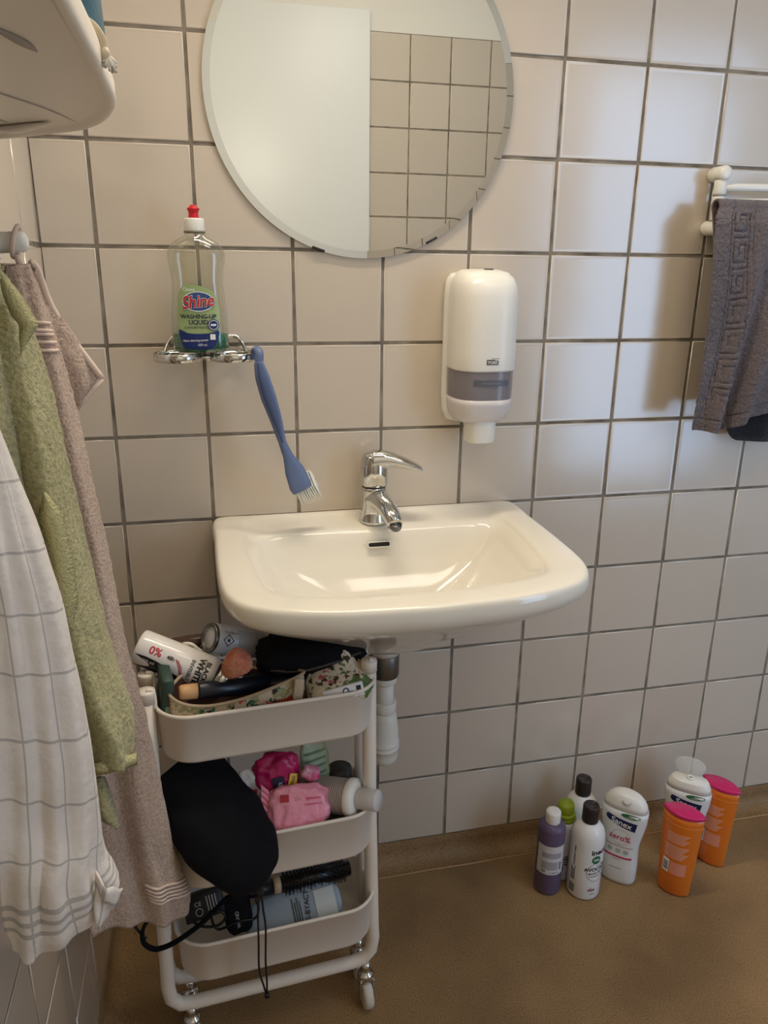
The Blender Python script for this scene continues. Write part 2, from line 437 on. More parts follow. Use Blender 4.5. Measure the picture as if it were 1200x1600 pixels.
# ------------------------------------------------------------------ tap
tp = thing('mixer_tap', 'chrome single lever mixer tap standing on the wash basin', 'tap', (.520, -.050, .8205))
pr = [(.0, 0), (.0255, 0), (.0262, .002), (.0255, .006), (.0235, .010), (.0225, .03), (.0225, .06), (.0230, .066), (.0, .066)]
obj('body', *lathe(pr, 40), chrome_m, tp)
sp = catmull([(.0, -.006, .043), (.006, -.022, .046), (.012, -.045, .040), (.018, -.068, .028), (.020, -.080, .019)], 6)
obj('spout', *tube(sp, [.0205 - .0065 * (i / (len(sp) - 1)) for i in range(len(sp))], 24), chrome_m, tp)
obj('aerator', *xform(lathe([(.0, -.004), (.0095, -.004), (.0105, -.002), (.0105, .005), (0, .005)], 24), Matrix.Translation((.0205, -.082, .016)) @ Matrix.Rotation(math.radians(28), 4, 'X')), steel_m, tp)
obj('collar', *lathe([(.0, .066), (.0212, .066), (.0212, .0695), (0, .0695)], 40), dark_m, tp)
lv = MB()
lv.add(lathe([(.0, .0695), (.0238, .0695), (.0250, .075), (.0245, .105), (.0225, .118), (.018, .126), (.010, .129), (0, .130)], 40))
arm = catmull([(-.004, -.002, .112), (.020, -.006, .1155), (.045, -.012, .112), (.070, -.018, .104), (.083, -.021, .098)], 6)
rings = []
for i, p in enumerate(arm):
    t = i / (len(arm) - 1); hw = .0215 * (1 - t) + .0135 * t; hh = .0165 * (1 - t) ** 1.4 + .0042
    dv = Vector((.97, -.22, -.12 * t)).normalized(); sd = Vector((.22, .97, 0)).normalized()
    rings.append([p + sd * hw * math.copysign(abs(math.cos(a)) ** .8, math.cos(a)) + Vector((0, 0, 1)) * hh * math.copysign(abs(math.sin(a)) ** .8, math.sin(a)) for a in [2 * PI * k / 20 for k in range(20)]])
lv.add(loft(rings))
lv.build('lever', chrome_m, tp)

# ------------------------------------------------------------------ drain under the basin
PX, PY = .517, -.165
dt = thing('drain_trap', 'white plastic bottle trap hanging under the wash basin', 'pipe', (PX, PY, .392))
def zz(P): return [(r, z - .38) for r, z in P]
obj('flange', *lathe(zz([(.0, .602), (.024, .602), (.031, .612), (.0335, .620), (.0335, .655), (0, .655)]), 36), pipe_m, dt)
obj('coupling', *lathe(zz([(.0, .560), (.0245, .560), (.0255, .563), (.0255, .600), (.024, .603), (0, .603)]), 36), steel_m, dt)
obj('nut', *lathe(zz([(.0, .546), (.0205, .546), (.0215, .548), (.0215, .560), (.0205, .562), (0, .562)]), 36), pipe_m, dt)
obj('pipe', *lathe(zz([(.0, .49), (.0165, .49), (.0165, .548), (0, .548)]), 32), pipe_m, dt)
obj('nut', *lathe(zz([(.0, .487), (.0205, .487), (.0215, .489), (.0215, .505), (.0205, .508), (.0175, .508), (0, .508)]), 36), pipe_m, dt)
bt = obj('trap_bottle', *lathe(zz([(.0, .380), (.019, .381), (.024, .386), (.0262, .396), (.0268, .410), (.0282, .411), (.0282, .4145), (.0268, .416), (.0272, .420), (.0282, .4215), (.0282, .424), (.0268, .4255), (.0262, .445), (.0235, .470), (.0205, .487), (0, .487)]), 40), pipe_m, dt)
obj('outlet_pipe', *tube([(0, .015, .095), (-.004, .05, .095), (-.008, .10, .096), (-.012, .164, .097)], .0135, 18), pipe_m, dt)

# ------------------------------------------------------------------ soap dispenser
logo_m = mat('logo_grey', (88, 86, 82), .5); window_m = mat('smoke_window', (150, 143, 148), .12, alpha=.6, spec=.6)
sd = thing('soap_dispenser', 'white wall mounted soap dispenser with grey window beside the mirror', 'soap dispenser', (.709, 0, .965))
def dring(a, d, z, n=3.0, y0=-.004, N=64):
    P = []
    for k in range(N):
        t = 2 * PI * k / N; c, s = math.cos(t), math.sin(t)
        P.append(Vector((a * math.copysign(abs(c) ** (2 / n), c), min(y0, -d * .45 + d * .55 * math.copysign(abs(s) ** (2 / 2.5), s)), z)))
    return P
obj('back_plate', *loft([dring(a, .022, z, 5, -.0025) for a, z in ((.030, .028), (.048, .032), (.056, .05), (.0575, .08), (.0575, .25), (.055, .275), (.047, .286), (.030, .289))]), white_plastic_m, sd)
cover = [(.0545, .110, .128), (.0552, .1105, .131), (.0555, .111, .16), (.0550, .110, .21), (.0545, .109, .25), (.053, .105, .266), (.049, .097, .279), (.041, .082, .2885), (.029, .06, .2925), (.012, .03, .2935)]
cvr = obj('cover', *loft([dring(a, d, z) for a, d, z in cover]), white_plastic_m, sd)
wz = [(.0535, .108, .079), (.054, .109, .1), (.0542, .1092, .128)]
obj('inner_bag', *loft([dring(a - .004, d - .006, z) for a, d, z in wz]), mat('soap_refill', (150, 146, 150), .4), sd)
obj('window', *loft([dring(a, d, z) for a, d, z in wz], False, False), window_m, sd)
low = [(.029, .062, .034), (.040, .085, .036), (.047, .098, .043), (.0515, .105, .055), (.0535, .108, .07), (.0537, .1085, .079)]
obj('lower_body', *loft([dring(a, d, z) for a, d, z in low]), mat('milky_plastic', (214, 208, 206), .25), sd)
noz = [(.0245, .0, .0), (.0258, .0, .003), (.0268, 0, .03), (.027, 0, .038), (.0245, 0, .0405)]
obj('push_nozzle', *loft([se_ring(a, a * 1.05, z, 2.6, None, 40, 0, -.062) for a, _, z in noz]), white_plastic_m, sd)
obj('key_slot', *rbox(.016, .006, .003, .001, 1, (.004, -.058, .2926)), dark_m, sd)
def on_cover(vf, off=.0005):
    V = []
    for x, z in vf[0]:
        a, d = .0553, .1105
        s = (1 - (min(.999, abs(x) / a)) ** 3) ** (1 / 2.5); V.append(Vector((x, -d * .45 - d * .55 * s - off, z)))
    return V, vf[1]
lg = obj('logo', *on_cover(join2d(rect2d(-.0105, .140, .0105, .1475), rect2d(-.0105, .1475, .004, .1488, 5, 1), rect2d(-.002, .1500, .0115, .1508, 5, 1))), logo_m, cvr)
obj('lettering', *on_cover(text2d('TORK', .0066, 0, .1438, bold=.02), .0009), mat('logo_white', (235, 232, 225), .5), lg)
rl_ = rect2d(-.030, .104, .033, .114, 10, 3)
def on_bag(vf, off):
    return [Vector((x, -.1092 * .45 - .1092 * .55 * (1 - (min(.999, abs(x) / .0542)) ** 3) ** (1 / 2.5) - off, z)) for x, z in vf[0]], vf[1]
lb = obj('refill_label', *on_bag(rl_, .0006), mat('label_slate', (92, 94, 104), .4), sd)
obj('lettering', *on_bag(text2d('mild liquid soap', .0052, 0, .109), .001), mat('print_pale', (150, 150, 155), .5), lb)

# ------------------------------------------------------------------ chrome double ring holder + bottle + brush
hh = thing('ring_holder', 'chrome double ring holder on the wall carrying the washing-up bottle', 'holder', (.241, 0, 1.118))
def band(cx, cy, r, h0, h1, t=.002, a0=0, a1=360, n=56):
    rings = []
    for k in range(n + 1):
        a = math.radians(a0 + (a1 - a0) * k / n); c, s = math.cos(a), math.sin(a)
        rings.append([Vector((cx + (r - t) * c, cy + (r - t) * s, h0)), Vector((cx + r * c, cy + r * s, h0 + .001)), Vector((cx + (r + .0004) * c, cy + (r + .0004) * s, (h0 + h1) / 2)),
                      Vector((cx + r * c, cy + r * s, h1 - .001)), Vector((cx + (r - t) * c, cy + (r - t) * s, h1))])
    return loft(rings, True, True)
for cx in (-.0435, .0435):
    obj('ring', *band(cx, -.048, .0385, -.006, .008), chrome_m, hh)
obj('connector', *rbox(.014, .05, .008, .002, 2, (0, -.03, -.001)), chrome_m, hh)
wire = catmull([(-.066, -.018, .004), (-.060, -.010, .018), (-.052, -.0075, .0275), (-.040, -.006, .029), (0, -.006, .029), (.040, -.006, .029), (.052, -.0075, .0275), (.060, -.010, .018), (.066, -.018, .004)], 6)
obj('wire_bracket', *tube(wire, .0032, 12), chrome_m, hh)
obj('wall_plate', *rbox(.05, .008, .022, .003, 2, (0, -.0045, .022)), chrome_m, hh)

pet_m = bpy.data.materials.new('clear_bottle_plastic'); pet_m.use_nodes = True
nt = pet_m.node_tree; nt.nodes.clear()
def clear_mat(m, tint, gl_rough, fmin, fmax):
    nt = m.node_tree; out = nt.nodes.new('ShaderNodeOutputMaterial'); tr = nt.nodes.new('ShaderNodeBsdfTransparent'); gl = nt.nodes.new('ShaderNodeBsdfGlossy')
    tr.inputs['Color'].default_value = lin(tint); gl.inputs['Roughness'].default_value = gl_rough; gl.inputs['Color'].default_value = (.9, .9, .88, 1)
    lw = nt.nodes.new('ShaderNodeLayerWeight'); lw.inputs['Blend'].default_value = .35
    mp = nt.nodes.new('ShaderNodeMapRange'); mp.inputs['To Min'].default_value = fmin; mp.inputs['To Max'].default_value = fmax
    mx = nt.nodes.new('ShaderNodeMixShader'); nt.links.new(lw.outputs['Facing'], mp.inputs['Value']); nt.links.new(mp.outputs['Result'], mx.inputs['Fac'])
    nt.links.new(tr.outputs[0], mx.inputs[1]); nt.links.new(gl.outputs[0], mx.inputs[2]); nt.links.new(mx.outputs[0], out.inputs['Surface'])
clear_mat(pet_m, (243, 243, 236), .08, .05, .6)
soap_m = mat('green_liquid', (14, 104, 74), .08, alpha=.96, spec=.6)
lab_green = mat('label_green', (140, 164, 104), .4, mottle=(30, (166, 184, 134), .3)); navy_m = mat('label_navy', (22, 44, 104), .4)
blue_m = mat('label_blue', (52, 82, 138), .4); red_m = mat('label_red', (190, 22, 44), .35); whitep_m = mat('print_white', (236, 236, 230), .5); inkb_m = mat('print_black', (22, 22, 26), .5)
shine = thing('washing_up_bottle', 'clear washing-up liquid bottle with red cap, nearly empty, on the chrome holder', 'bottle', (.2345, -.052, 1.1268), math.radians(-4))
SB = Body([(0, .036, .022, 2.6, 2.6), (.002, .041, .026, 2.6, 2.6), (.008, .044, .028, 2.8, 2.6), (.03, .0435, .028, 2.8, 2.6), (.06, .0425, .0275, 2.7, 2.5), (.09, .0400, .0265, 2.6, 2.4), (.108, .0392, .0258, 2.5, 2.3),
           (.122, .0405, .0262, 2.4, 2.2), (.138, .0432, .027, 2.3, 2.2), (.148, .0437, .027, 2.2, 2.1), (.157, .0415, .026, 2.1, 2), (.165, .034, .0235, 2, 2), (.171, .0245, .019, 2, 2), (.175, .017, .0155, 2, 2), (.178, .0145, .0145, 2, 2), (.184, .0138, .0138, 2, 2)])
obj('bottle_body', *SB.mesh(), pet_m, shine)
obj('liquid', *SB.mesh(.001, .0285, .0006), soap_m, shine)
obj('neck_ring', *lathe([(.0, .1795), (.0165, .1795), (.0165, .182), (0, .182)], 32), mat('neck_grey', (120, 116, 100), .3), shine)
obj('screw_cap', *lathe([(.0, .182), (.0152, .182), (.0155, .183), (.0150, .198), (.0144, .2005), (.006, .201), (0, .201)], 36), white_plastic_m, shine)
obj('red_nozzle', *lathe([(.0, .2012), (.0078, .2012), (.0078, .203), (.0072, .2075), (.0080, .2115), (.0094, .2125), (.0094, .2150), (.006, .2165), (.0045, .2195), (0, .2200)], 28), mat('red_plastic', (205, 30, 42), .35), shine)
lab = [(-.021, .008), (.0, .006), (.021, .008), (.0275, .02), (.0315, .040), (.0322, .065), (.028, .086), (.020, .096), (.006, .102), (-.012, .104), (-.023, .100), (-.0295, .085), (-.0315, .06), (-.0315, .035), (-.0275, .016)]
LP = [(p.x, p.y) for p in catmull([(x, z, 0) for x, z in lab], 4, True)]
fl = obj('label', *SB.on(poly2d(LP, 16), .0008), lab_green, shine)
lowp = [(-.021, .0082), (0, .0062), (.021, .0082), (.0275, .0205), (.0305, .035), (.018, .0318), (0, .0306), (-.018, .0318), (-.0308, .0365), (-.0275, .0165)]
obj('label_band', *SB.on(poly2d([(p.x, p.y) for p in catmull([(x, z, 0) for x, z in lowp], 4, True)], 14), .0016), navy_m, fl)
obj('label_oval', *SB.on(disc2d(.0145, 36, 0.001, .079, .0235), .0016), blue_m, fl)
obj('oval_outline', *SB.on(ring2d(.0150, .0012, 40, 0.001, .079, .024), .0018), whitep_m, fl)
obj('lettering', *SB.on(text2d('Shine', .0265, .0, .0785, math.radians(6), .25, .035, sx=.86), .0021), whitep_m, fl)
obj('lettering', *SB.on(text2d('Shine', .0265, .0, .0785, math.radians(6), .25, .012, sx=.86), .0026), red_m, fl)
obj('lettering', *SB.on(join2d(text2d('WASHING-UP', .0088, 0, .0565, bold=.02), text2d('LIQUID', .0092, 0, .0478, bold=.02), text2d('CONCENTRATED', .0048, -.003, .0398, bold=.01)), .0018), mat('print_navy', (26, 34, 66), .5), fl)
for tx in (text2d('Classic', .0070, -.012, .0970, bold=.005), text2d('Ultra cleaning power', .0046, -.006, .0205, math.radians(2), bold=.01), text2d('500 ml', .005, .004, .0135)):
    obj('lettering', *SB.on(tx, .0024), whitep_m, fl)
obj('round_emblem', *SB.on(disc2d(.0085, 28, .0225, .0440), .0022), navy_m, fl)
obj('emblem_outline', *SB.on(join2d(ring2d(.0072, .0008, 28, .0225, .0440), rect2d(.0185, .0425, .0265, .0455, 3, 1)), .0026), whitep_m, fl)
obj('small_square', *SB.on(rect2d(.0165, .0215, .0245, .0300, 3, 3), .0024), whitep_m, fl)

# dish brush
brush_m = mat('dusty_blue_plastic', (98, 114, 150), .4); grip_m = mat('slate_blue_grip', (76, 90, 126), .6)
hk = at(402, 560, -.082)
db = thing('dish_brush', 'blue dish brush with white bristles hooked over the chrome ring', 'brush', tuple(hk))
bp_ = [at(u, v, y) - hk for u, v, y in ((404, 566, -.094), (410, 590, -.100), (420, 622, -.102), (431, 655, -.102), (441, 690, -.100), (450, 712, -.099), (460, 735, -.099), (469, 758, -.101), (473, 766, -.102))]
bw = [.0075, .0115, .0125, .0100, .0066, .0085, .0165, .0190, .0165]; bt_ = [.006, .0075, .0080, .0070, .0052, .0045, .0055, .006, .005]
def blade(P, Wd, Th, k=6, seg=20):
    C = catmull(P, k); w = [float(np.interp(i / k, range(len(Wd)), Wd)) for i in range(len(C))]; t_ = [float(np.interp(i / k, range(len(Th)), Th)) for i in range(len(C))]
    rings = []
    for i, p in enumerate(C):
        t = (C[min(i + 1, len(C) - 1)] - C[max(i - 1, 0)]).normalized(); nrm = Vector((0.10, -1, 0)); nrm = (nrm - t * nrm.dot(t)).normalized(); s = t.cross(nrm)
        rings.append([p + s * w[i] * math.cos(a) + nrm * t_[i] * math.sin(a) for a in [2 * PI * q / seg for q in range(seg)]])
    return loft(rings)
obj('handle', *blade(bp_, bw, bt_), brush_m, db)
gp = [p + Vector((0, -.0035, 0)) for p in bp_[0:5]]
obj('grip_inlay', *blade(gp, [.004, .0078, .0088, .0066, .0018], [.0055, .006, .0064, .0055, .003]), grip_m, db)
hookp = catmull([bp_[0] + Vector((0, 0, -.004)), Vector((.003, -.010, .008)), Vector((-.001, -.002, .0155)), Vector((-.004, .006, .013)), Vector((-.006, .010, -.002))], 6)
obj('hook', *tube(hookp, .0042, 12, flat=(1.6, .8)), brush_m, db)
mb = MB(); hd0 = at(474, 752, -.098) - hk; ax = (at(484, 772, -.100) - at(462, 720, -.100)).normalized()
for i in range(9):
    for j in range(9):
        s = (i / 8 - .5); q = j / 8
        base = hd0 + Vector((ax.z * -1, 0, ax.x)).normalized() * s * .030 + ax * (q - .45) * .026 + Vector((0, .006, 0))
        tip = base + Vector((.004 + .008 * s, .016, -.006)) + ax * (.012 + .014 * q) + Vector((random.uniform(-.002, .002), random.uniform(-.002, .002), random.uniform(-.002, .002)))
        mb.add(tube([base, (base + tip) / 2, tip], [.0017, .0016, .0013], 5))
mb.build('bristles', mat('white_bristle', (236, 234, 224), .5), db)

# ------------------------------------------------------------------ towel rail and grey towel
rl = thing('towel_rail', 'white wall towel rail with swing bar on the right wall tiles', 'towel rail', (1.152, 0, 1.33))
wp = white_plastic_m
def rod(p, q, r, seg=24, rnd=.003):
    M = axis_frame(p, q); L = (Vector(q) - Vector(p)).length
    return xform(lathe([(0, 0), (r - rnd, 0), (r - rnd * .3, rnd * .3), (r, rnd), (r, L - rnd), (r - rnd * .3, L - rnd * .3), (r - rnd, L), (0, L)], seg), M)
for z in (.004, .094):
    obj('wall_knob', *rod((0, -.001, z), (0, -.045, z), .0130, 28, .006), wp, rl)
obj('upright', *rod((0, -.030, .002), (0, -.030, .096), .0098, 24, .002), wp, rl)
obj('collar', *rod((0, -.030, .042), (0, -.030, .056), .0110, 24, .001), wp, rl)
obj('collar', *rod((0, -.030, .060), (0, -.030, .084), .0112, 24, .001), wp, rl)
for z in (.0425, .0580, .0845, .016):
    obj('seam', *rod((0, -.030, z - .0006), (0, -.030, z + .0006), .0114, 24, .0002), mat('seam_grey', (120, 118, 116), .6) if 'seam_grey' not in MATS else MATS['seam_grey'], rl)
obj('bar', *tube([(.0, -.032, .071), (.02, -.036, .0715), (.10, -.045, .072), (.25, -.058, .073), (.42, -.066, .074)], .0068, 16), wp, rl)
obj('bar', *tube([(.0, -.032, .046), (.02, -.040, .046), (.10, -.060, .047), (.25, -.066, .048), (.42, -.070, .049)], .0068, 16), wp, rl)

def terry(name, c1, c2, scale=260, st=.9, dist=.004, big=6):
    m = mat(name, c1, .95, spec=.1, sheen=.3); nt, b = nodes_of(m); tc = nt.nodes.new('ShaderNodeTexCoord'); ob = tc.outputs['Object']
    n1 = noisetex(nt, ob, scale, 4, .65); n2 = noisetex(nt, ob, big, 2)
    c = mix(nt, .35, ramp(nt, n1, [(.32, c2), (.62, c1)]), ramp(nt, n2, [(.35, c2), (.65, c1)]))
    nt.links.new(c, b.inputs['Base Color']); bp = nt.nodes.new('ShaderNodeBump'); bp.inputs['Strength'].default_value = st; bp.inputs['Distance'].default_value = dist
    nt.links.new(n1, bp.inputs['Height']); nt.links.new(bp.outputs['Normal'], b.inputs['Normal']); return m
gray_m = terry('grey_terry', (128, 116, 116), (78, 70, 73), 330, .8, .004)
KEY = [((0, 0), (0, 1)), ((0, 1), (.8, 1)), ((.8, 1), (.8, .3)), ((.8, .3), (.35, .3)), ((.35, .3), (.35, .65)), ((0, 0), (1, 0)), ((1, 0), (1, 1.25)), ((1, 1.25), (0, 1.25))]
def key_depth(s, t, w=.030, per=.052):
    """distance-based groove of a meander running along t, s in 0..w"""
    if s < -.006 or s > w + .006: return 0.0
    x = s / w; y = (t % per) / per * 1.25; best = 9
    for (a, b_) in KEY:
        for dy in (0, -1.25, 1.25):
            ax_, ay = a[0], a[1] + dy; bx, by = b_[0], b_[1] + dy
            dx, dyy = bx - ax_, by - ay; L2 = dx * dx + dyy * dyy; tt = max(0, min(1, ((x - ax_) * dx + (y - ay) * dyy) / L2))
            best = min(best, math.hypot((x - ax_ - tt * dx) * w, (y - ay - tt * dyy) * w))
    return max(0.0, 1 - (best / .0022) ** 2)
gt = thing('grey_towel', 'grey hand towel with embossed key border draped over the white rail', 'towel', (1.114, -.06, 1.368))
W_, H_ = .36, .392; nu, nv = 180, 215
def gfold(u, v):
    x = u * W_; d = v * H_
    f = .010 * v * math.sin(x * 34 + .6 + d * 5) + .036 * v ** .7 * math.exp(-((x - (.105 - .07 * v)) / .016) ** 2) + .045 * v ** .7 * math.exp(-((x - (.175 - .09 * v)) / .026) ** 2) + .015 * v * math.exp(-((x - .27) / .05) ** 2)
    return f
def gfront(u, v):
    x = u * W_; d = v * H_
    z = -d + .0 + (.028 * min(1, u * 2.2)) * v - .012 * math.exp(-((x - .05) / .03) ** 2) * v
    if v < .06: z = -.0 - .003 + .008 * math.sin(v / .06 * PI / 2) * 0 - d; 
    y = -.012 - .012 * math.sin(min(1, v / .08) * PI / 2) - gfold(u, v)
    edge = .030 + .010 * math.sin(d * 14) * v
    g = max(key_depth(x - edge - .007, d, .030) * (1 if .02 < v < .86 else 0), max(0, 1 - ((x - edge) / .0020) ** 2) * .9, max(0, 1 - ((x - edge - .045) / .002) ** 2) * .7)
    g = max(g, max(0, 1 - ((d - H_ + .022) / .0018) ** 2)); rc = .014 * max(0, 1 - v / .07) ** 2
    y += .0044 * g + .0020 * noise.noise(Vector((x * 210, d * 210, 0))) + .0012 * noise.noise(Vector((x * 70, d * 70, 5)))
    xo = x + (.006 * v + .006 * math.sin(v * 3)) - .018 * v * u + rc * (1 - u)
    return Vector((xo, y, z))
def gback(u, v):
    return Vector((u * W_ * .86 + .035 + .02 * v, .018 + .004 * math.sin(u * 30) * v - .006 * (1 - v), -v * .36))
NB, NT = 40, 14
def gwhole(u, v):
    j = v * (NB + NT + nv)
    if j >= NB + NT: return gfront(u, (j - NB - NT) / nv)
    p, q = gfront(u, 0), gback(u, 0)
    if j <= NB:
        r = gback(u, 1 - j / NB); return Vector((r.x + (p.x - q.x) * (j / NB) ** 4, r.y, r.z))
    k = (j - NB) / NT * PI; c = (p + q) / 2
    return Vector((p.x, c.y + (q.y - p.y) / 2 * math.cos(k), p.z + (q.z - p.z) * (1 - (j - NB) / NT) + .012 * math.sin(k)))
V, F = grid(gwhole, nu, NB + NT + nv); o = obj('terry_cloth', V, F, gray_m, gt); solid(o, .004, 0)
ct = grid(lambda u, v: Vector((1.222 + .18 * u, -.046 + .012 * math.sin(u * 9) * v + .004, 1.37 - (.432 - .07 * (1 - min(1, u * 4)) ** 2) * v)), 40, 30)
o = obj('charcoal_cloth', *ct, terry('charcoal_terry', (48, 48, 54), (30, 30, 34), 300), None); solid(o, .006)
tag(o, 'charcoal cloth whose rounded corner shows below the grey towel', 'cloth')

# ------------------------------------------------------------------ hooks and hanging cloths on the left wall
hr = thing('hook_rail', 'white peg sticking out from the left wall with the pink towel loop around it', 'hook', (0, -.41, 1.279))
obj('base_strip', *rbox(.012, .52, .034, .004, 2, (.0085, -.16, 0)), white_plastic_m, hr)
for y in (0, -.15, -.29):
    obj('peg', *rod((.013, y, .0), (.064, y, .003), .0108, 28, .006), white_plastic_m, hr)
pink_m = terry('dusty_pink_terry', (240, 214, 192), (172, 142, 126), 270, 1.0, .007, 5)
green_m = terry('sage_green_terry', (226, 217, 164), (152, 148, 98), 240, 1.0, .008, 5)
pinkflat_m = mat('pink_woven_band', (222, 200, 184), .9, spec=.1, bump=(500, .4, .001)); greenflat_m = mat('green_woven_hem', (200, 194, 146), .9, spec=.1, bump=(420, .9, .004))
# checked tea towel material: thin grey lines on the woven uv, three bands by the hem
check_m = mat('white_checked_cotton', (226, 218, 208), .85, spec=.15); nt, b = nodes_of(check_m)
uvn = nt.nodes.new('ShaderNodeUVMap'); sep = nt.nodes.new('ShaderNodeSeparateXYZ'); nt.links.new(uvn.outputs['UV'], sep.inputs[0])
def mth(op, a, b_=None, c=None):
    x = nt.nodes.new('ShaderNodeMath'); x.operation = op
    for i, q in enumerate((a, b_, c)):
        if q is None: continue
        if isinstance(q, (int, float)): x.inputs[i].default_value = q
        else: nt.links.new(q, x.inputs[i])
    return x.outputs[0]
def line(coord, per, off, wdt): return mth('LESS_THAN', mth('ABSOLUTE', mth('SUBTRACT', mth('MODULO', mth('ADD', coord, 10 + off), per), per / 2)), wdt)
lu = line(sep.outputs[0], .055, .0, .0012); lvv = line(sep.outputs[1], .055, .0, .0012)
up = mth('GREATER_THAN', sep.outputs[1], .095); lvv = mth('MULTIPLY', lvv, up)
bands = None
for q in (.052, .072, .092):
    s_ = mth('LESS_THAN', mth('ABSOLUTE', mth('SUBTRACT', sep.outputs[1], q)), .0042); bands = s_ if bands is None else mth('MAXIMUM', bands, s_)
ln = mth('MAXIMUM', mth('MAXIMUM', lu, lvv), bands)
nt.links.new(mix(nt, mth('MULTIPLY', ln, .6), (226, 219, 212), (150, 148, 148)), b.inputs['Base Color'])
tc = nt.nodes.new('ShaderNodeTexCoord'); bp = nt.nodes.new('ShaderNodeBump'); bp.inputs['Strength'].default_value = .35; bp.inputs['Distance'].default_value = .012
nt.links.new(noisetex(nt, tc.outputs['Object'], 26, 5, .55), bp.inputs['Height']); nt.links.new(bp.outputs['Normal'], b.inputs['Normal'])

def interp_rows(rows, n):
    """rows: list of lists of Vectors (control points per level) -> smooth list of n+1 levels"""
    m = len(rows); cp = []
    for c in range(len(rows[0])):
        C = catmull([r[c] for r in rows], 12); L = [0]
        for a, b_ in zip(C, C[1:]): L.append(L[-1] + (b_ - a).length)
        cp.append([C[min(len(C) - 2, int(q))].lerp(C[min(len(C) - 2, int(q)) + 1], q - min(len(C) - 2, int(q))) for q in [k / n * (len(C) - 1) for k in range(n + 1)]])
    return [[cp[c][k] for c in range(len(cp))] for k in range(n + 1)]
def cloth(name, parent, rows, m, folds, nu=90, nv=110, thick=.004, width=.4, height=.6, fuzz=.0, seed=0, usil=.6):
    """rows: per level control points across the cloth (front edge ... silhouette ... back). folds(u,v) displaces along the outward normal"""
    lv = interp_rows(rows, nv); V = []; uv = []
    for j, cps in enumerate(lv):
        v = j / nv
        C = catmull(cps, 16); L = [0]
        for a, b_ in zip(C, C[1:]): L.append(L[-1] + (b_ - a).length)
        tot = L[-1]; usil = L[32] / tot
        for i in range(nu + 1):
            u = i / nu; s = u * tot; k = max(0, min(len(C) - 2, int(np.searchsorted(L, s) - 1))); f = (s - L[k]) / max(1e-9, L[k + 1] - L[k]); p = C[k].lerp(C[k + 1], min(1, max(0, f)))
            t = (C[k + 1] - C[k]); nrm = Vector((t.y, -t.x, 0))
            nrm = nrm.normalized() if nrm.length > 1e-9 else Vector((0, -1, 0))
            wgt = 1 - math.exp(-((u - usil) / .13) ** 2); d = folds(u, v) * wgt - .004 * (1 - wgt) + fuzz * noise.noise(p * 140 + Vector((seed, 0, 0)))
            V.append(p + nrm * d); uv.append((u * width, (1 - v) * height))
    F = [(j * (nu + 1) + i, j * (nu + 1) + i + 1, (j + 1) * (nu + 1) + i + 1, (j + 1) * (nu + 1) + i) for j in range(nv) for i in range(nu)]
    o = obj(name, V, F, m, parent, True, None, uv); solid(o, thick, -1); return o
def lev(L, R, yL, yR, dep, kx=.018):
    """one level of a bundle: left photo point, right photo point on their planes, then back toward the wall"""
    a = at(L[0], L[1], yL); r = at(R[0], R[1], yR); mid = a.lerp(r, .5) + Vector((.0, -.016, 0))
    a.x = max(a.x, .004 + kx * 0)
    k1 = Vector((max(.012, r.x * .86), yR + dep * .55, r.z)); k2 = Vector((max(.008, r.x * .45), yR + dep, r.z))
    return [a, mid, r, k1, k2]
def pts(name, label, cat, loc): return thing(name, label, cat, loc)

# pink bath towel (furthest in)
pt = thing('pink_towel', 'dusty pink bath towel hanging from the peg nearest the corner', 'towel', (0, 0, 0))
prow = [((10, 418), (52, 412)), ((8, 450), (66, 455)), ((5, 500), (84, 511)), ((12, 570), (99, 575)), ((25, 650), (119, 660)), ((40, 750), (141, 756)), ((60, 880), (172, 888)), ((75, 1000), (196, 1008)), ((90, 1110), (227, 1115)),
        ((105, 1235), (255, 1239)), ((120, 1330), (276, 1335)), ((135, 1400), (298, 1395)), ((146, 1449), (297, 1430))]
R = [lev(a, b_, -.44, -.405, .012 + .075 * min(1, k / 4)) for k, (a, b_) in enumerate(prow)]
def pf(u, v): return (.012 * math.sin(u * 15 + .5 + v * 1.0) + .006 * math.sin(u * 33 + 2)) * min(1, .25 + v * 1.2) - .020 * math.exp(-((u - .36 - .05 * v) / .05) ** 2) * max(0, v - .55) * 2
pcl = cloth('terry_cloth', pt, R, pink_m, pf, 90, 120, .006, fuzz=.0014)
# corner flap folded outward
fa = [at(u, v, y) for u, v, y in ((50, 410, -.40), (60, 425, -.385), (80, 479, -.375), (115, 532, -.365), (140, 566, -.36), (159, 591, -.355))]
fb = [at(u, v, y) for u, v, y in ((46, 430, -.395), (56, 470, -.385), (80, 540, -.38), (98, 590, -.375), (112, 625, -.37), (119, 638, -.365))]
fa, fb = catmull(fa, 6), catmull(fb, 6)
def ff(u, v):
    k = min(len(fa) - 1, int(round(v * (len(fa) - 1)))); p = fb[k].lerp(fa[k], u); return p + Vector((.004 * math.sin(v * 9 + u * 3), -.006 * math.sin(u * PI), 0)) + Vector((0, .0012 * noise.noise(p * 150), 0))
o = obj('folded_corner', *grid(ff, 24, 30), pink_m, pt); solid(o, .005)
o = obj('hem', *tube([fa[i] + Vector((0, -.001, 0)) for i in range(0, len(fa), 2)], .0042, 8), pinkflat_m, pt)
o = obj('hem', *tube([fb[-1].lerp(fa[-1], t) + Vector((0, -.001, 0)) for t in (0, .33, .66, 1)], .004, 8), pinkflat_m, pt)
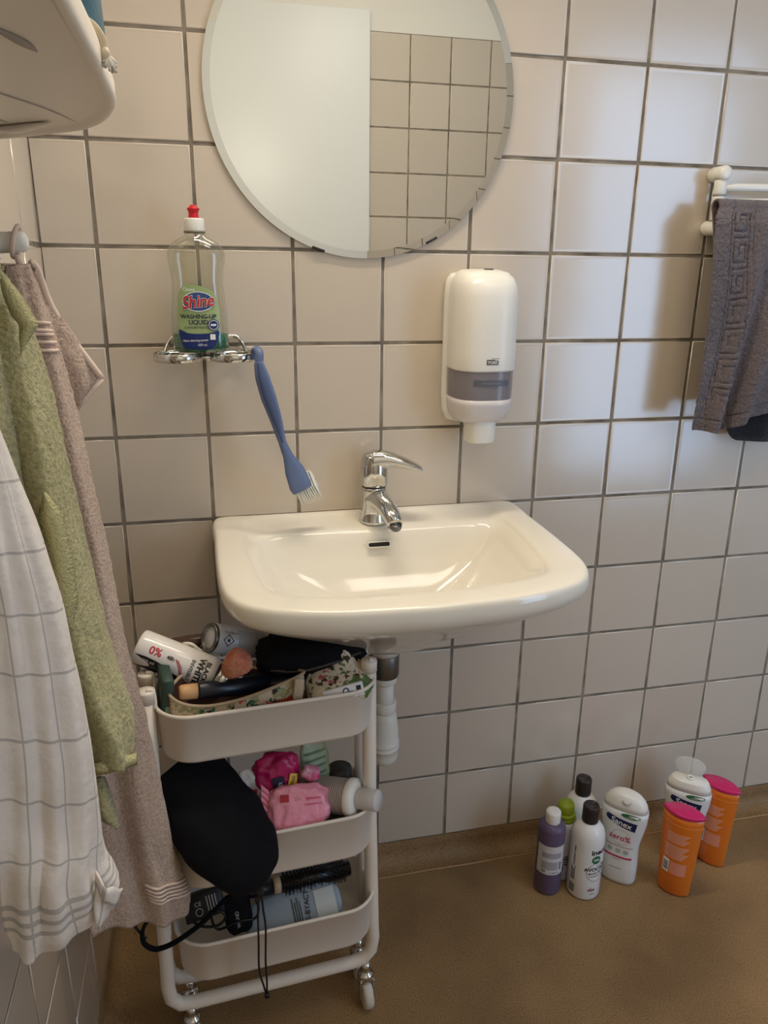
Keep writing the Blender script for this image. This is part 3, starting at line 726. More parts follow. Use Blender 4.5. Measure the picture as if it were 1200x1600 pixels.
# woven bands on the front of the roll
for (v0, us) in ((.158, (.26, .50)), (.172, (.26, .5)), (.186, (.26, .5)), (.2, (.26, .5)), (.214, (.26, .5)), (.88, (.30, .56)), (.89, (.30, .56)), (.9, (.30, .56)), (.91, (.30, .56)), (.92, (.30, .56))):
    nu_, nv_ = 90, 120; me = pcl.data; j = int(round(v0 * nv_)); P = []
    for i in range(int(us[0] * nu_), int(us[1] * nu_)):
        c = me.vertices[j * (nu_ + 1) + i].co; P.append(c + Vector((.0004, -.0014, 0)))
    obj('woven_band', *tube(P, .0021, 6), pinkflat_m, pt)
lp = at(25, 381, -.405); c0 = Vector((.052, -.41, 1.2815))
loopP = [c0 + Vector((.004 * math.sin(a), .0155 * math.cos(a), .0155 * math.sin(a))) for a in [PI * 2 * k / 20 for k in range(20)]]
obj('hanging_loop', *tube(loopP, .0026, 8, True), pinkflat_m, pt)
obj('loop_tail', *tube([c0 + Vector((.001, -.008, -.013)), c0 + Vector((.002, -.004, -.022)), c0 + Vector((.004, 0, -.034))], .0038, 8), pinkflat_m, pt)

# green towel
gr = thing('green_towel', 'sage green terry towel hanging between the pink and white cloths', 'towel', (0, 0, 0))
grow = [((-40, 418), (6, 417)), ((-40, 440), (22, 440)), ((-35, 480), (42, 478)), ((-30, 520), (54, 515)), ((-25, 590), (72, 590)), ((-15, 655), (88, 655)), ((0, 756), (109, 756)), ((20, 880), (139, 880)), ((45, 1005), (171, 1005)), ((75, 1093), (203, 1093)), ((100, 1150), (214, 1133)), ((120, 1205), (215, 1179))]
R = [lev(a, b_, -.60, -.565, .012 + .06 * min(1, k / 4)) for k, (a, b_) in enumerate(grow)]
def gf(u, v): return (.012 * math.sin(u * 17 + 1.2 + v * 2) + .006 * math.sin(u * 37)) * min(1, .3 + v) - .016 * math.exp(-((u - .36) / .045) ** 2) * (1 - .6 * v)
cloth('terry_cloth', gr, R, green_m, gf, 90, 110, .006, fuzz=.0018, seed=5)
hem = [at(u, v, y) for u, v, y in ((150, 1197, -.592), (165, 1194, -.590), (185, 1189, -.585), (205, 1183, -.578), (214, 1180, -.570))]
ov = [p + Vector((0, -.002, -.001)) for p in hem]
V, F = loft([[p + Vector((0, -.003, .008)), p + Vector((0, -.006, .0)), p + Vector((0, -.003, -.008)), p + Vector((0, .004, 0))] for p in ov]); obj('hem', V, F, greenflat_m, gr)
def strip(P, w, name, m, parent, dirv=(1, 0, 0), t=.003):
    C = catmull(P, 8); d = Vector(dirv)
    rings = [[c - d * w(i / (len(C) - 1)) + Vector((0, .001, 0)), c + Vector((0, -t, 0)), c + d * w(i / (len(C) - 1)) + Vector((0, .001, 0)), c + Vector((0, .003, 0))] for i, c in enumerate(C)]
    return obj(name, *loft(rings), m, parent)
strip([at(u, v, y) for u, v, y in ((70, 770, -.606), (82, 820, -.606), (93, 870, -.606), (101, 925, -.606), (110, 985, -.606))], lambda t: .0115 * min(1, .1 + 5 * t, .1 + 5 * (1 - t)), 'woven_border', greenflat_m, gr)
strip([at(u, v, y) for u, v, y in ((6, 436, -.604), (18, 460, -.606), (34, 492, -.606), (44, 508, -.606), (38, 530, -.606), (31, 560, -.604))], lambda t: .009 * math.sin(PI * min(1, .12 + t * .9)), 'folded_edge', greenflat_m, gr)
dcl = [at(u, v, y) for u, v, y in ((155, 1215, -.57), (157, 1240, -.585), (164, 1268, -.588), (174, 1285, -.586), (183, 1294, -.584))]
strip(dcl, lambda t: .010 * math.sin(PI * min(1, .15 + t * .85)) + .0015, 'dangling_corner', green_m, gr)

# white tea towel
wt = thing('tea_towel', 'white tea towel with thin grey checks hanging in front of the green towel', 'towel', (0, 0, 0))
wrow = [((-70, 600), (-14, 600)), ((-65, 645), (0, 650)), ((-60, 740), (36, 745)), ((-50, 860), (78, 862)), ((-35, 965), (107, 965)), ((-20, 1065), (128, 1067)), ((-6, 1180), (148, 1180)), ((0, 1281), (160, 1281)), ((6, 1383), (166, 1345)), ((12, 1440), (182, 1378)), ((24, 1484), (188, 1394))]
R = []
for k, (a, b_) in enumerate(wrow):
    l = lev(a, b_, -.735, -.70, .012 + .05 * min(1, k / 4)); R.append(l)
R[-1][1] = at(62, 1506, -.75); R[-2][1] = at(70, 1462, -.752); R[-3][1] = at(72, 1398, -.752)
hemP = R[-1]
def wf(u, v): return (.007 * math.sin(u * 19 + .4 + v * 1.6) + .0035 * math.sin(u * 43 + v * 4)) * (.35 + v * .9 - .75 * max(0, v - .6)) - .011 * math.exp(-((u - .34 + .06 * v) / .05) ** 2) * (1 - abs(v - .5)) + .002 * noise.noise(Vector((u * 9, v * 14, 3)))
cloth('checked_cloth', wt, R, check_m, wf, 110, 130, .0016, width=.30, height=.60, seed=9)
ca_ = catmull([at(u, v, y) for u, v, y in ((150, 1358, -.716), (172, 1372, -.716), (191, 1391, -.708))], 6); cb_ = catmull([at(u, v, y) for u, v, y in ((148, 1425, -.724), (158, 1432, -.722), (168, 1428, -.716))], 6)
def crn(u, v):
    p = cb_[int(round(u * 12))].lerp(ca_[int(round(u * 12))], v); return p + Vector((0, -.010 * math.sin(PI * u) - .004 * math.sin(v * 7 + u * 4), .002 * math.sin(u * 12)))
V, F = grid(crn, 12, 10); o = obj('turned_corner', V, F, check_m, wt, True, None, [(.03 + .02 * (i % 13) / 12, .3 + .02 * (i // 13) / 10) for i in range(len(V))]); solid(o, .002)

# ------------------------------------------------------------------ moulded shelf at the top left, bag on it
sh = thing('wall_shelf', 'white moulded plastic shelf on the left wall above the hanging towels', 'shelf', (0, -.60, 1.40))
edge = [(.003, .350), (.018, .344), (.041, .328), (.08, .291), (.12, .252), (.141, .217), (.155, .181), (.166, .139), (.173, .098), (.176, .054), (.177, -.016), (.178, -.08), (.178, -.20), (.178, -.46), (.16, -.50), (.003, -.50)]
E2 = [(p.x, p.y) for p in catmull([(x, y, 0) for x, y in edge], 5)]
def er(k, z):
    return [Vector((max(.003, p[0] - (.178 - .178 * k) * (1 if p[0] > .01 else 0)), p[1] - (.178 - .178 * k) * (1 if p[1] > -.3 else -1) * .8, z)) for p in E2]
shb = obj('shelf_body', *loft([er(.55, .0052), er(.80, .0050), er(.925, .0042), er(.945, .0030), er(.955, .0004), er(.970, -.0010), er(.988, -.0006), er(.998, .0020), er(1.0, .006), er(1.0, .016), er(.995, .0200), er(.98, .024), er(.90, .026), er(.5, .026)]), shelf_m, sh)
smooth_by_angle(shb, 60)
gm = mat('mould_seam', (168, 158, 148), .6)
def shz(x): return .0048
for P in (((.020, -.06), (.050, .02), (.075, .09), (.100, .150), (.118, .215), (.120, .236)), ((.02, -.10), (.06, -.12), (.10, -.16), (.13, -.24)), ((.010, .16), (.035, .215), (.045, .25))):
    C = catmull([(x, y, 0) for x, y in P], 8)
    obj('mould_seam', *tube([Vector((c.x, c.y, shz(c.x) + .0004)) for c in C], .0013, 6), gm, sh)
slot = catmull([(.118, -.135, .0045), (.130, -.10, .0042), (.136, -.07, .0045)], 6)
obj('slit', *tube(slot, [.0005 + .0042 * math.sin(PI * i / (len(slot) - 1)) for i in range(len(slot))], 8, flat=(1, .4)), gm, sh)
rib = catmull([(.022, .285, .003), (.05, .270, .001), (.095, .225, .003)], 8)
obj('rib', *tube(rib, [.001 + .008 * math.sin(PI * i / (len(rib) - 1)) for i in range(len(rib))], 10, flat=(1, .5)), shelf_m, sh)
teal_m = mat('teal_fabric', (44, 88, 102), .4, mottle=(14, (32, 68, 82), .3), bump=(60, .2, .004))
bc = Vector((.117, -.455, 1.4265))
tb = thing('toiletry_bag', 'teal drawstring toiletry bag standing on the white shelf', 'bag', tuple(bc))
obj('bag_body', *loft([se_ring(a, b_, z, 2.6, None, 40, dx) for a, b_, z, dx in ((.030, .05, 0, 0), (.044, .07, .006, 0), (.047, .075, .04, 0), (.045, .075, .09, 0), (.040, .07, .13, 0), (.034, .055, .16, 0), (.03, .04, .18, 0))]), teal_m, tb)
cord_m = mat('cream_cord', (206, 192, 164), .85, bump=(600, .5, .001))
for o_ in (0, .006):
    P = catmull([at(108 + o_ * 900, 8, -.60) - bc, at(122 + o_ * 700, 22, -.64) - bc, at(142 + o_ * 900, 38, -.645) - bc, at(156 + o_ * 1000, 60, -.645) - bc, at(160 + o_ * 300, 78, -.645) - bc], 6)
    obj('drawstring', *tube(P, .0017, 8), cord_m, tb)
kc = at(163, 84, -.645) - bc
obj('knot', *xform(lathe([(0, -.0045), (.0030, -.004), (.0046, 0), (.0030, .004), (0, .0045)], 14), Matrix.Translation(kc)), cord_m, tb)
mb = MB()
for k in range(14):
    a = k * 2.4; p1 = kc + Vector((.003 + .005 * math.cos(a), .004 * math.sin(a), -.006 - .003 * (k % 3))); mb.add(tube([kc, (kc + p1) / 2 + Vector((.001, 0, 0)), p1], .0013, 5))
mb.build('frayed_end', mat('white_cord_end', (226, 220, 206), .9), tb)

# ------------------------------------------------------------------ trolley
TC = Vector((.302, -.300, 0)); TR = .07
tr = thing('trolley', 'slim white metal three tier trolley on castors under the wash basin', 'trolley', tuple(TC), TR)
def rr_ring(hx, hy, r, z, n=10):
    P = []
    for (sx, sy, a0) in ((1, 1, 0), (-1, 1, 90), (-1, -1, 180), (1, -1, 270)):
        for k in range(n + 1):
            a = math.radians(a0 + 90 * k / n); P.append(Vector((sx * (hx - r) + r * math.cos(a), sy * (hy - r) + r * math.sin(a), z)))
    return P
def tub(z0, z1):
    hx, hy, r = .1625, .066, .052
    rg = [rr_ring(hx - .012, hy - .010, r - .008, z0), rr_ring(hx - .006, hy - .005, r - .004, z0 + .0015), rr_ring(hx - .003, hy - .003, r - .002, z0 + .006), rr_ring(hx, hy, r, z1 - .006),
          rr_ring(hx + .0028, hy + .0028, r + .0028, z1 - .005), rr_ring(hx + .0042, hy + .0042, r + .004, z1 - .002), rr_ring(hx + .0030, hy + .0030, r + .003, z1 + .0008), rr_ring(hx + .0005, hy + .0005, r, z1 + .001),
          rr_ring(hx - .0018, hy - .0018, r - .0018, z1 - .001), rr_ring(hx - .0045, hy - .0045, r - .003, z0 + .008), rr_ring(hx - .010, hy - .010, r - .008, z0 + .003)]
    return loft(rg, True, True)
for z0, z1 in ((.580, .662), (.355, .441), (.172, .255)):
    obj('tray', *tub(z0, z1), lacquer_m, tr)
ZP = .683
for ly in (-.027, .024):
    P = [(-.173, ly, ZP), (-.177, ly, .45), (-.182, ly, .17), (-.183, ly, .145), (-.180, ly, .118), (-.166, ly, .1015), (-.143, ly, .098), (-.05, ly, .098), (.05, ly, .098), (.125, ly, .098), (.146, ly, .1015), (.160, ly, .118), (.1635, ly, .145), (.162, ly, .17), (.155, ly, .45), (.153, ly, ZP)]
    obj('tube_frame', *tube(P, .0112, 18), lacquer_m, tr)
    for sx in (-1, 1):
        obj('post_cap', *lathe([(0, -.012), (.0122, -.012), (.0124, .004), (.0118, .0062), (0, .0066)], 28, (-.173 if sx < 0 else .153, ly, ZP)), lacquer_m, tr)
        xc = -.173 if sx < 0 else .153; dq = 1 if sx < 0 else .4
        cl = [Vector((xc, ly - .003, ZP + .0085)), Vector((xc + .009 * dq, ly - .004, ZP + .006)), Vector((xc + .011 * dq, ly - .006, ZP - .008)), Vector((xc + .010 * dq, ly - .008, ZP - .020))]
        obj('clip', *tube(catmull(cl, 5), .0028, 8), lacquer_m, tr)
rubber_m = mat('pale_castor_tyre', (214, 206, 194), .5)
for sx in (-1, 1):
    for ly in (-.027, .024):
        x = sx * .150; dy = -.006 if ly < 0 else .004
        st = obj('castor', *lathe([(0, .050), (.013, .050), (.0145, .054), (.0145, .066), (.0125, .069), (.0090, .071), (.0075, .078), (.0075, .09), (0, .09)], 24, (x, ly, 0)), chrome_m, tr)
        M = Matrix.Translation((x, ly + dy, .027)) @ Matrix.Rotation(PI / 2, 4, 'Y')
        obj('wheel', *xform(lathe([(0, -.009), (.018, -.009), (.0245, -.0078), (.0265, -.004), (.0265, .004), (.0245, .0078), (.018, .009), (0, .009)], 36), M), rubber_m, st)
        for q in (-1, 1):
            obj('fork', *xform(rbox(.003, .020, .040, .0012, 2), Matrix.Translation((x + q * .0118, ly + dy * .6, .040))), chrome_m, st)

def pillow(sx, sy, sz, nu=36, nv=24, wr=.0, seed=0, pinch=.35, ex=.55):
    rings = []
    for j in range(1, nv):
        ph = -PI / 2 + PI * j / nv; r = []
        cz = abs(math.cos(ph)) ** ex; sz_ = math.copysign(abs(math.sin(ph)) ** .9, math.sin(ph))
        for i in range(nu):
            t = 2 * PI * i / nu; c, s = math.cos(t), math.sin(t)
            p = Vector((sx * cz * math.copysign(abs(c) ** .6, c), sy * cz * math.copysign(abs(s) ** .6, s), sz * sz_))
            if wr: p += p.normalized() * wr * noise.noise(Vector((p.x * 75, p.y * 75, p.z * 120 + seed)))
            r.append(p)
        rings.append(r)
    return loft(rings)
def euler(c, rx=0, ry=0, rz=0):
    return Matrix.Translation(c) @ Matrix.Rotation(rz, 4, 'Z') @ Matrix.Rotation(ry, 4, 'Y') @ Matrix.Rotation(rx, 4, 'X')
def place(t, M):
    t.matrix_world = M; return t
def frame2(p0, p1): return axis_frame(p0, p1) @ Matrix.Rotation(PI / 2, 4, 'Z')

# --- fabrics and prints
def floral(name, base, spots, scale, thr=.33):
    m = mat(name, base, .75, spec=.2); nt, b = nodes_of(m); tc = nt.nodes.new('ShaderNodeTexCoord'); ob = tc.outputs['Object']; cur = lin(base)
    prev = base
    for k, (c, s, th) in enumerate(spots):
        mp = nt.nodes.new('ShaderNodeMapping'); mp.inputs['Location'].default_value = (k * 3.1, k * 1.7, k * 2.3); nt.links.new(ob, mp.inputs['Vector'])
        nz = noisetex(nt, mp.outputs[0], s, 4, .6); f = ramp(nt, nz, [(th, (0, 0, 0)), (th + .02, (255, 255, 255))]); prev = mix(nt, f, prev, c)
    nt.links.new(prev, b.inputs['Base Color']); return m
floral_m = floral('floral_cloth', (206, 190, 164), [((160, 156, 118), 60, .54), ((190, 60, 46), 45, .575), ((58, 110, 92), 50, .60), ((60, 50, 44), 90, .61)], 30)
snake_m = floral('leaf_print_cloth', (214, 202, 180), [((92, 118, 70), 34, .53), ((200, 84, 100), 28, .58), ((70, 62, 48), 70, .58)], 30)
zip_m = mat('zip_tape', (176, 156, 128), .6, bump=(900, .6, .001)); lining_m = mat('brown_lining', (92, 58, 48), .7)
black_m = mat('black_fabric', (14, 15, 20), .85, spec=.2, bump=(30, .3, .006)); blackp_m = mat('black_plastic', (18, 18, 22), .3)
# --- open floral pouch at the front of the top tray
lowA = [(264, 1082, -.335), (268, 1090, -.345), (280, 1098, -.350), (300, 1103, -.352), (330, 1103, -.352), (365, 1096, -.352), (400, 1085, -.351), (435, 1071, -.348), (466, 1057, -.340)]
uppA = [(474, 1049, -.325), (455, 1047, -.305), (425, 1046, -.295), (395, 1043, -.290), (365, 1038, -.288), (340, 1036, -.288), (310, 1041, -.292), (287, 1053, -.303), (270, 1070, -.32)]
rim = catmull([at(*q) for q in lowA + uppA], 6, True)
cen = sum(rim, Vector()) / len(rim)
po = thing('makeup_pouch', 'open floral makeup pouch lying along the front of the top tray', 'pouch', tuple(cen))
def shr(k, z): return [Vector(((p.x - cen.x) * k, (p.y - cen.y) * (k if p.y > cen.y else k * .98), (p.z - cen.z) * (1 if z is None else .25) + (z or 0))) for p in rim]
obj('pouch_body', *loft([shr(.86, -.065), shr(.97, -.045), shr(1.01, -.022), shr(1.0, None)], True, False), floral_m, po)
obj('lining', *loft([shr(.985, None), shr(.94, -.02), shr(.86, -.038)], False, True), lining_m, po)
obj('zip_edge', *tube([p - cen for p in rim], .0026, 8, True), zip_m, po)
tabs = at(462, 1068, -.352) - cen
obj('zip_tab', *xform(rbox(.014, .004, .034, .0015, 2), euler(tabs + Vector((.004, 0, -.010)), 0, .12, 0)), mat('beige_tab', (190, 170, 146), .6), po)

def stick(name, label, cat, p0, p1, prof, m, group=None):
    t = thing(name, label, cat); t.matrix_world = frame2(p0, p1); L = (Vector(p1) - Vector(p0)).length
    return t, L
p0, p1 = at(284, 1082, -.338), at(420, 1068, -.318)
t, L = stick('foundation_stick', 'black makeup stick with a tan rounded end in the open pouch', 'makeup', p0, p1, None, None)
obj('tan_end', *lathe([(0, -.004), (.0085, -.004), (.0105, -.001), (.0110, .004), (.0112, .022), (0, .022)], 28), mat('tan_cap', (206, 160, 112), .45), t)
obj('case', *lathe([(0, .022), (.0122, .022), (.0125, .025), (.0125, L), (0, L)], 28), mat('navy_black_plastic', (20, 24, 34), .3), t)
p0, p1 = at(334, 1072, -.322), at(369, 1038, -.330)
t, L = stick('powder_brush', 'fluffy peach makeup brush standing out of the floral pouch', 'brush', p0, p1, None, None)
peach_m = mat('peach_bristles', (206, 104, 80), .85, bump=(320, 1.0, .005), mottle=(50, (226, 172, 138), .22))
obj('ferrule', *lathe([(0, -.012), (.004, -.012), (.006, .006), (.010, L - .022), (0, L - .022)], 20), chrome_m, t)
V, F = lathe([(0, L - .023), (.009, L - .023), (.0165, L - .010), (.0205, L + .004), (.0198, L + .014), (.014, L + .019), (.007, L + .0205), (0, L + .021)], 40)
V = [v + v.normalized() * .0016 * noise.noise(v * 300) for v in V]
obj('bristle_head', V, F, peach_m, t)
p0, p1 = at(345, 1072, -.318), at(390, 1052, -.30)
t, L = stick('metal_makeup_brush', 'thin silver makeup brush handle behind the peach brush', 'brush', p0, p1, None, None)
obj('handle', *lathe([(0, 0), (.0028, 0), (.0042, L * .5), (.003, L), (0, L)], 16), chrome_m, t)
c = at(415, 1063, -.312); t = thing('black_compact', 'black cosmetics case filling the right end of the open pouch', 'makeup'); t.matrix_world = euler(c, .3, -.06, .1)
obj('case', *rbox(.075, .034, .014, .006, 3), blackp_m, t)

# --- second pouch with leaf print
c = at(528, 1068, -.318); t = thing('leaf_print_pouch', 'soft leaf and flower print pouch at the right end of the top tray', 'pouch'); t.matrix_world = euler(c, .25, -.10, .12)
V, F = pillow(.050, .040, .020, 40, 24, .004, 3)
pk = Vector((.020, .026, .040))
V2 = []
for v in V:
    d = (Vector((v.x, v.y, 0)) - Vector((.018, .028, 0))).length
    w = math.exp(-(d / .016) ** 2) if v.z > 0 else 0
    V2.append(v + Vector((0, .002, .030)) * w)
obj('pouch_body', V2, F, snake_m, t)
obj('zip_edge', *tube(catmull([(-.048, .006, .010), (-.03, .026, .021), (-.002, .032, .030), (.018, .028, .040), (.034, .022, .024), (.048, .01, .012)], 6), .0022, 8), zip_m, t)
c = at(536, 1082, -.350); t = thing('white_carton', 'small white carton with blue mark tucked in front of the leaf print pouch', 'box'); t.matrix_world = euler(c, -.35, -.13, .07)
o = obj('carton', *rbox(.062, .010, .020, .001, 1), mat('white_card', (226, 222, 220), .5), t)
obj('round_mark', *[(lambda q: ([Vector((x, -.0055, z)) for x, z in q[0]], q[1]))(ring2d(.005, .0018, 20, .004, .002))][0], navy_m, t)
obj('print_square', *[(lambda q: ([Vector((x, -.0055, z)) for x, z in q[0]], q[1]))(rect2d(.020, -.004, .027, .006, 2, 2))][0], inkb_m, t)

# --- black bag behind, cans, cable
c = at(486, 1016, -.272); t = thing('black_wash_bag', 'black wash bag at the back of the top tray under the basin', 'bag'); t.matrix_world = euler(c, .2, -.03, .10)
obj('bag_body', *pillow(.085, .042, .030, 40, 24, .007, 11), black_m, t)
tg = obj('zip_edge', *tube(catmull([(-.07, -.034, .004), (-.03, -.043, .0), (.02, -.043, .004), (.07, -.034, .008)], 6), .0022, 8), mat('dark_zip', (60, 52, 46), .5), t)
can_w = mat('white_can_paint', (232, 228, 224), .25, coat=.3); can_g = mat('pale_grey_can', (196, 196, 200), .3)
p0, p1 = at(216, 1009, -.262), at(336, 1056, -.292)
t = thing('deodorant_can', 'white deodorant spray can with black band lying at the left of the top tray', 'spray can'); t.matrix_world = frame2(p0, p1) @ Matrix.Rotation(-.5, 4, 'Z'); L = (p1 - p0).length
CB = Body([(0, .0225, .0225), (.0015, .0250, .0250), (.004, .0262, .0262), (.010, .0265, .0265), (L - .01, .0265, .0265), (L, .023, .023)])
cb = obj('can_body', *CB.mesh(), can_w, t)
def wrap(vf, off=.0004, B=CB): return B.on(vf, off, True)
bandP = [(.009, .0045), (.034, .0045), (.036, .030), (.036, .075), (.026, .082), (.020, .070), (.016, .055), (.012, .050), (.009, .035), (.008, .02)]
obj('black_band', *wrap(poly2d(bandP, 8)), inkb_m, cb)
obj('lettering', *wrap(join2d(text2d('0%', .016, -.003, .030, PI / 2, bold=.02))), mat('print_crimson', (190, 40, 60), .4), cb)
obj('lettering', *wrap(join2d(text2d('BLACK', .010, -.002, .108, 0, bold=.03), text2d('WHITE', .013, .001, .098, 0, bold=.04), text2d('INVISIBLE', .008, .004, .086, 0, bold=.01)), .0006), inkb_m, cb)
obj('lettering', *wrap(text2d('48h', .008, -.002, .054, PI / 2, bold=.02), .0006), inkb_m, cb)
obj('swoosh', *wrap(poly2d([(-.004, .060), (.004, .067), (.014, .073), (.024, .076), (.015, .078), (.004, .0735), (-.003, .066)], 4)), mat('print_dusty_pink', (192, 120, 124), .4), cb)
obj('lettering', *wrap(text2d('200 ml', .007, .0145, .025, PI / 2), .0008), whitep_m, cb)
p0, p1 = at(326, 996, -.262), at(412, 1008, -.225)
t = thing('hairspray_can', 'grey aerosol can with black hazard diamond lying behind the peach brush', 'spray can'); t.matrix_world = frame2(p0, p1) @ Matrix.Rotation(-.3, 4, 'Z'); L = (p1 - p0).length
B2 = Body([(.003, .0215, .0215), (.006, .0228, .0228), (L * .8, .0228, .0228), (L, .018, .018)])
cb = obj('can_body', *B2.mesh(), can_g, t)
obj('base_ring', *lathe([(0, .004), (.017, .004), (.018, .0), (.0215, -.0005), (.0226, .002), (.0226, .0055), (0, .0055)], 36), steel_m, t)
dm = lambda r, w, cx, cz: join2d(*[rect2d(-r, -w, r, w, 4, 1)])
def rot2(vf, a, cx, cz): ca, sa = math.cos(a), math.sin(a); return [(cx + x * ca - z * sa, cz + x * sa + z * ca) for x, z in vf[0]], vf[1]
dia = []
for k in range(4):
    a = PI / 4 + k * PI / 2; dia.append(rot2(rect2d(-.007, -.0006, .007, .0006, 4, 1), a, .006 * math.cos(a + PI / 2), .022 + .006 * math.sin(a + PI / 2)))
dia.append(disc2d(.0025, 12, 0, .022))
dia.append(text2d('72 h', .005, -.012, .019, PI / 2)); dia.append(text2d('150 ml', .005, -.012, .030, PI / 2))
obj('hazard_diamond', *B2.on(join2d(*dia), .0004, True), inkb_m, cb)
obj('fine_print', *B2.on(join2d(*[rect2d(-.020, .040 + .0026 * k, .022, .0410 + .0026 * k, 10, 1) for k in range(14)]), .0003, True), mat('print_grey', (140, 140, 148), .5), cb)
t = thing('white_cable', 'thin white cable looping out between the two spray cans', 'cable', tuple(at(283, 1008, -.245)))
z0 = at(283, 1008, -.245)
obj('wire', *tube(catmull([at(u, v, y) - z0 for u, v, y in ((280, 1012, -.235), (288, 1006, -.25), (300, 1007, -.255), (312, 1016, -.258), (325, 1023, -.262), (342, 1028, -.27), (362, 1026, -.27))], 6), .0026, 8), white_plastic_m, t)
c = at(300, 1003, -.215); t = thing('brown_hair_claw', 'brown glossy hair claw at the back of the top tray', 'hair clip'); t.matrix_world = euler(c, 0, -.05, .1)
obj('claw', *pillow(.040, .014, .010, 32, 16, .004, 5), mat('tortoiseshell', (74, 52, 40), .25), t)
for k in range(5): obj('tooth', *tube([(-.03 + .014 * k, -.010, 0), (-.03 + .014 * k, -.017, -.006), (-.03 + .014 * k, -.016, -.014)], .0018, 6), MATS['tortoiseshell'], t)
c = at(259, 1084, -.315); t = thing('green_carton', 'dark green carton wedged upright at the left end of the top tray', 'box'); t.matrix_world = euler(c, .1, .05, .2)
obj('carton', *rbox(.016, .050, .075, .001, 1), mat('dark_green_card', (44, 66, 58), .5), t)
obj('print_panel', *rbox(.0102, .0506, .02, .0005, 1, (0, 0, -.015)), mat('grey_green_card', (120, 138, 126), .5), t)

# --- middle tray
bagP = catmull([at(u, v, y) for u, v, y in ((282, 1200, -.300), (300, 1225, -.320), (330, 1268, -.356), (360, 1308, -.386), (388, 1340, -.402), (400, 1364, -.404), (406, 1384, -.404))], 6)
rb = [float(np.interp(i / (len(bagP) - 1), [0, .2, .45, .65, .82, .93, 1], [.058, .066, .070, .062, .046, .024, .006])) for i in range(len(bagP))]
b0 = at(368, 1308, -.38)
bg = thing('black_drawstring_bag', 'black drawstring bag slumping over the front of the middle tray', 'bag', tuple(b0))
V, F = tube([p - b0 for p in bagP], rb, 40, flat=(1, .62))
V = [v + Vector((noise.noise(v * 30), noise.noise(v * 30 + Vector((9, 0, 0))) * .5, noise.noise(v * 30 + Vector((0, 9, 0))))) * .005 for v in V]
obj('bag_body', V, F, black_m, bg)
q = at(407, 1390, -.406) - b0
obj('toggle', *xform(rbox(.011, .009, .016, .003, 2), Matrix.Translation(q)), mat('dark_toggle', (40, 40, 44), .35), bg)
corda = catmull([at(u, v, -.406) - b0 for u, v in ((406, 1390), (403, 1420), (404, 1470), (405, 1515), (412, 1540), (416, 1553))], 6)
cordb = catmull([at(u, v, -.406) - b0 for u, v in ((408, 1390), (411, 1420), (415, 1450), (415, 1500), (417, 1535), (417, 1553))], 6)
for cc_ in (corda, cordb): obj('cord', *tube(cc_, .0016, 8), blackp_m, bg)
obj('cord_knot', *xform(pillow(.0045, .0045, .0045, 14, 10, .001), Matrix.Translation(at(417, 1555, -.406) - b0)), blackp_m, bg)
mag_m = mat('magenta_foil', (196, 32, 100), .3, bump=(30, .7, .01), mottle=(40, (160, 20, 78), .2)); pinkf_m = mat('pale_pink_foil', (238, 152, 172), .28, bump=(28, .8, .01))
def flatprint(vf, y): return [Vector((x, y, z)) for x, z in vf[0]], vf[1]
def face_print(vf, sx, sz, sy, off=.001):   # prints sit on the bulging front of an upright pillow (front = -y)
    V = []
    for x, z in vf[0]:
        V.append(Vector((x, -sy * max(.25, (1 - abs(x / sx) ** 2.6)) ** .55 * max(.25, (1 - abs(z / sz) ** 2.6)) ** .55 - off, z)))
    return V, vf[1]
def upright_pack(sx, sz, sy, wr, seed):
    V, F = pillow(sx, sz, sy, 40, 24, wr, seed); return [Vector((v.x, -v.z, v.y)) for v in V], F
def printed(t, name, vf, m, sx, sz, sy, off=.0025): return obj(name, *face_print(vf, sx, sz, sy, off), m, t)
c = at(432, 1208, -.292); t = thing('magenta_pack', 'magenta foil pack with navy and yellow labels at the back of the middle tray', 'packet'); t.matrix_world = euler(c, -.35, -.05, .1)
obj('foil', *upright_pack(.036, .032, .015, .007, 21), mag_m, t)
printed(t, 'navy_label', rect2d(-.010, -.026, .009, -.002), mat('label_midnight', (24, 30, 62), .4), .036, .032, .015, .003)
obj('lettering', *face_print(text2d('zo.', .011, 0, -.014, math.radians(60)), .036, .032, .015, .0035), whitep_m, t)
printed(t, 'yellow_label', rot2(rect2d(-.007, -.012, .007, .012), -.35, .022, -.014), mat('label_yellow', (232, 190, 70), .4), .036, .032, .015, .003)
obj('lettering', *face_print(text2d('GOLD', .0062, .022, -.014, math.radians(65), bold=.02), .036, .032, .015, .0038), mat('print_maroon', (110, 40, 30), .5), t)
c = at(485, 1208, -.300); t = thing('pink_sweet_wrapper', 'small bright pink twisted wrapper between magenta pack and ribbed bottle', 'wrapper'); t.matrix_world = euler(c, 0, .5, 0)
obj('wrapper', *pillow(.016, .010, .012, 24, 16, .005, 31), mat('hot_pink_foil', (206, 46, 110), .3, bump=(40, .8, .008), mottle=(60, (236, 190, 205), .15)), t)
c = at(466, 1263, -.334); t = thing('pale_pink_pack', 'pale pink foil pack with small red square lying at the front of the middle tray', 'packet'); t.matrix_world = euler(c, -.55, .10, .05)
obj('foil', *upright_pack(.050, .036, .014, .0075, 41), pinkf_m, t)
obj('crimped_end', *grid(lambda u, v: Vector((-.046 - .012 * u, -.002 + .002 * math.sin(v * 40), -.026 + .056 * v + .010 * u)), 3, 40), pinkf_m, t)
printed(t, 'red_square', rect2d(-.030, .012, -.017, .023), mat('print_red', (176, 24, 40), .4), .05, .036, .014, .003)
printed(t, 'print_line', rect2d(.010, .014, .034, .0165), mat('print_rose', (206, 70, 100), .4), .05, .036, .014, .003)
printed(t, 'print_line', rect2d(.008, .006, .036, .0075), MATS['print_rose'], .05, .036, .014, .003)
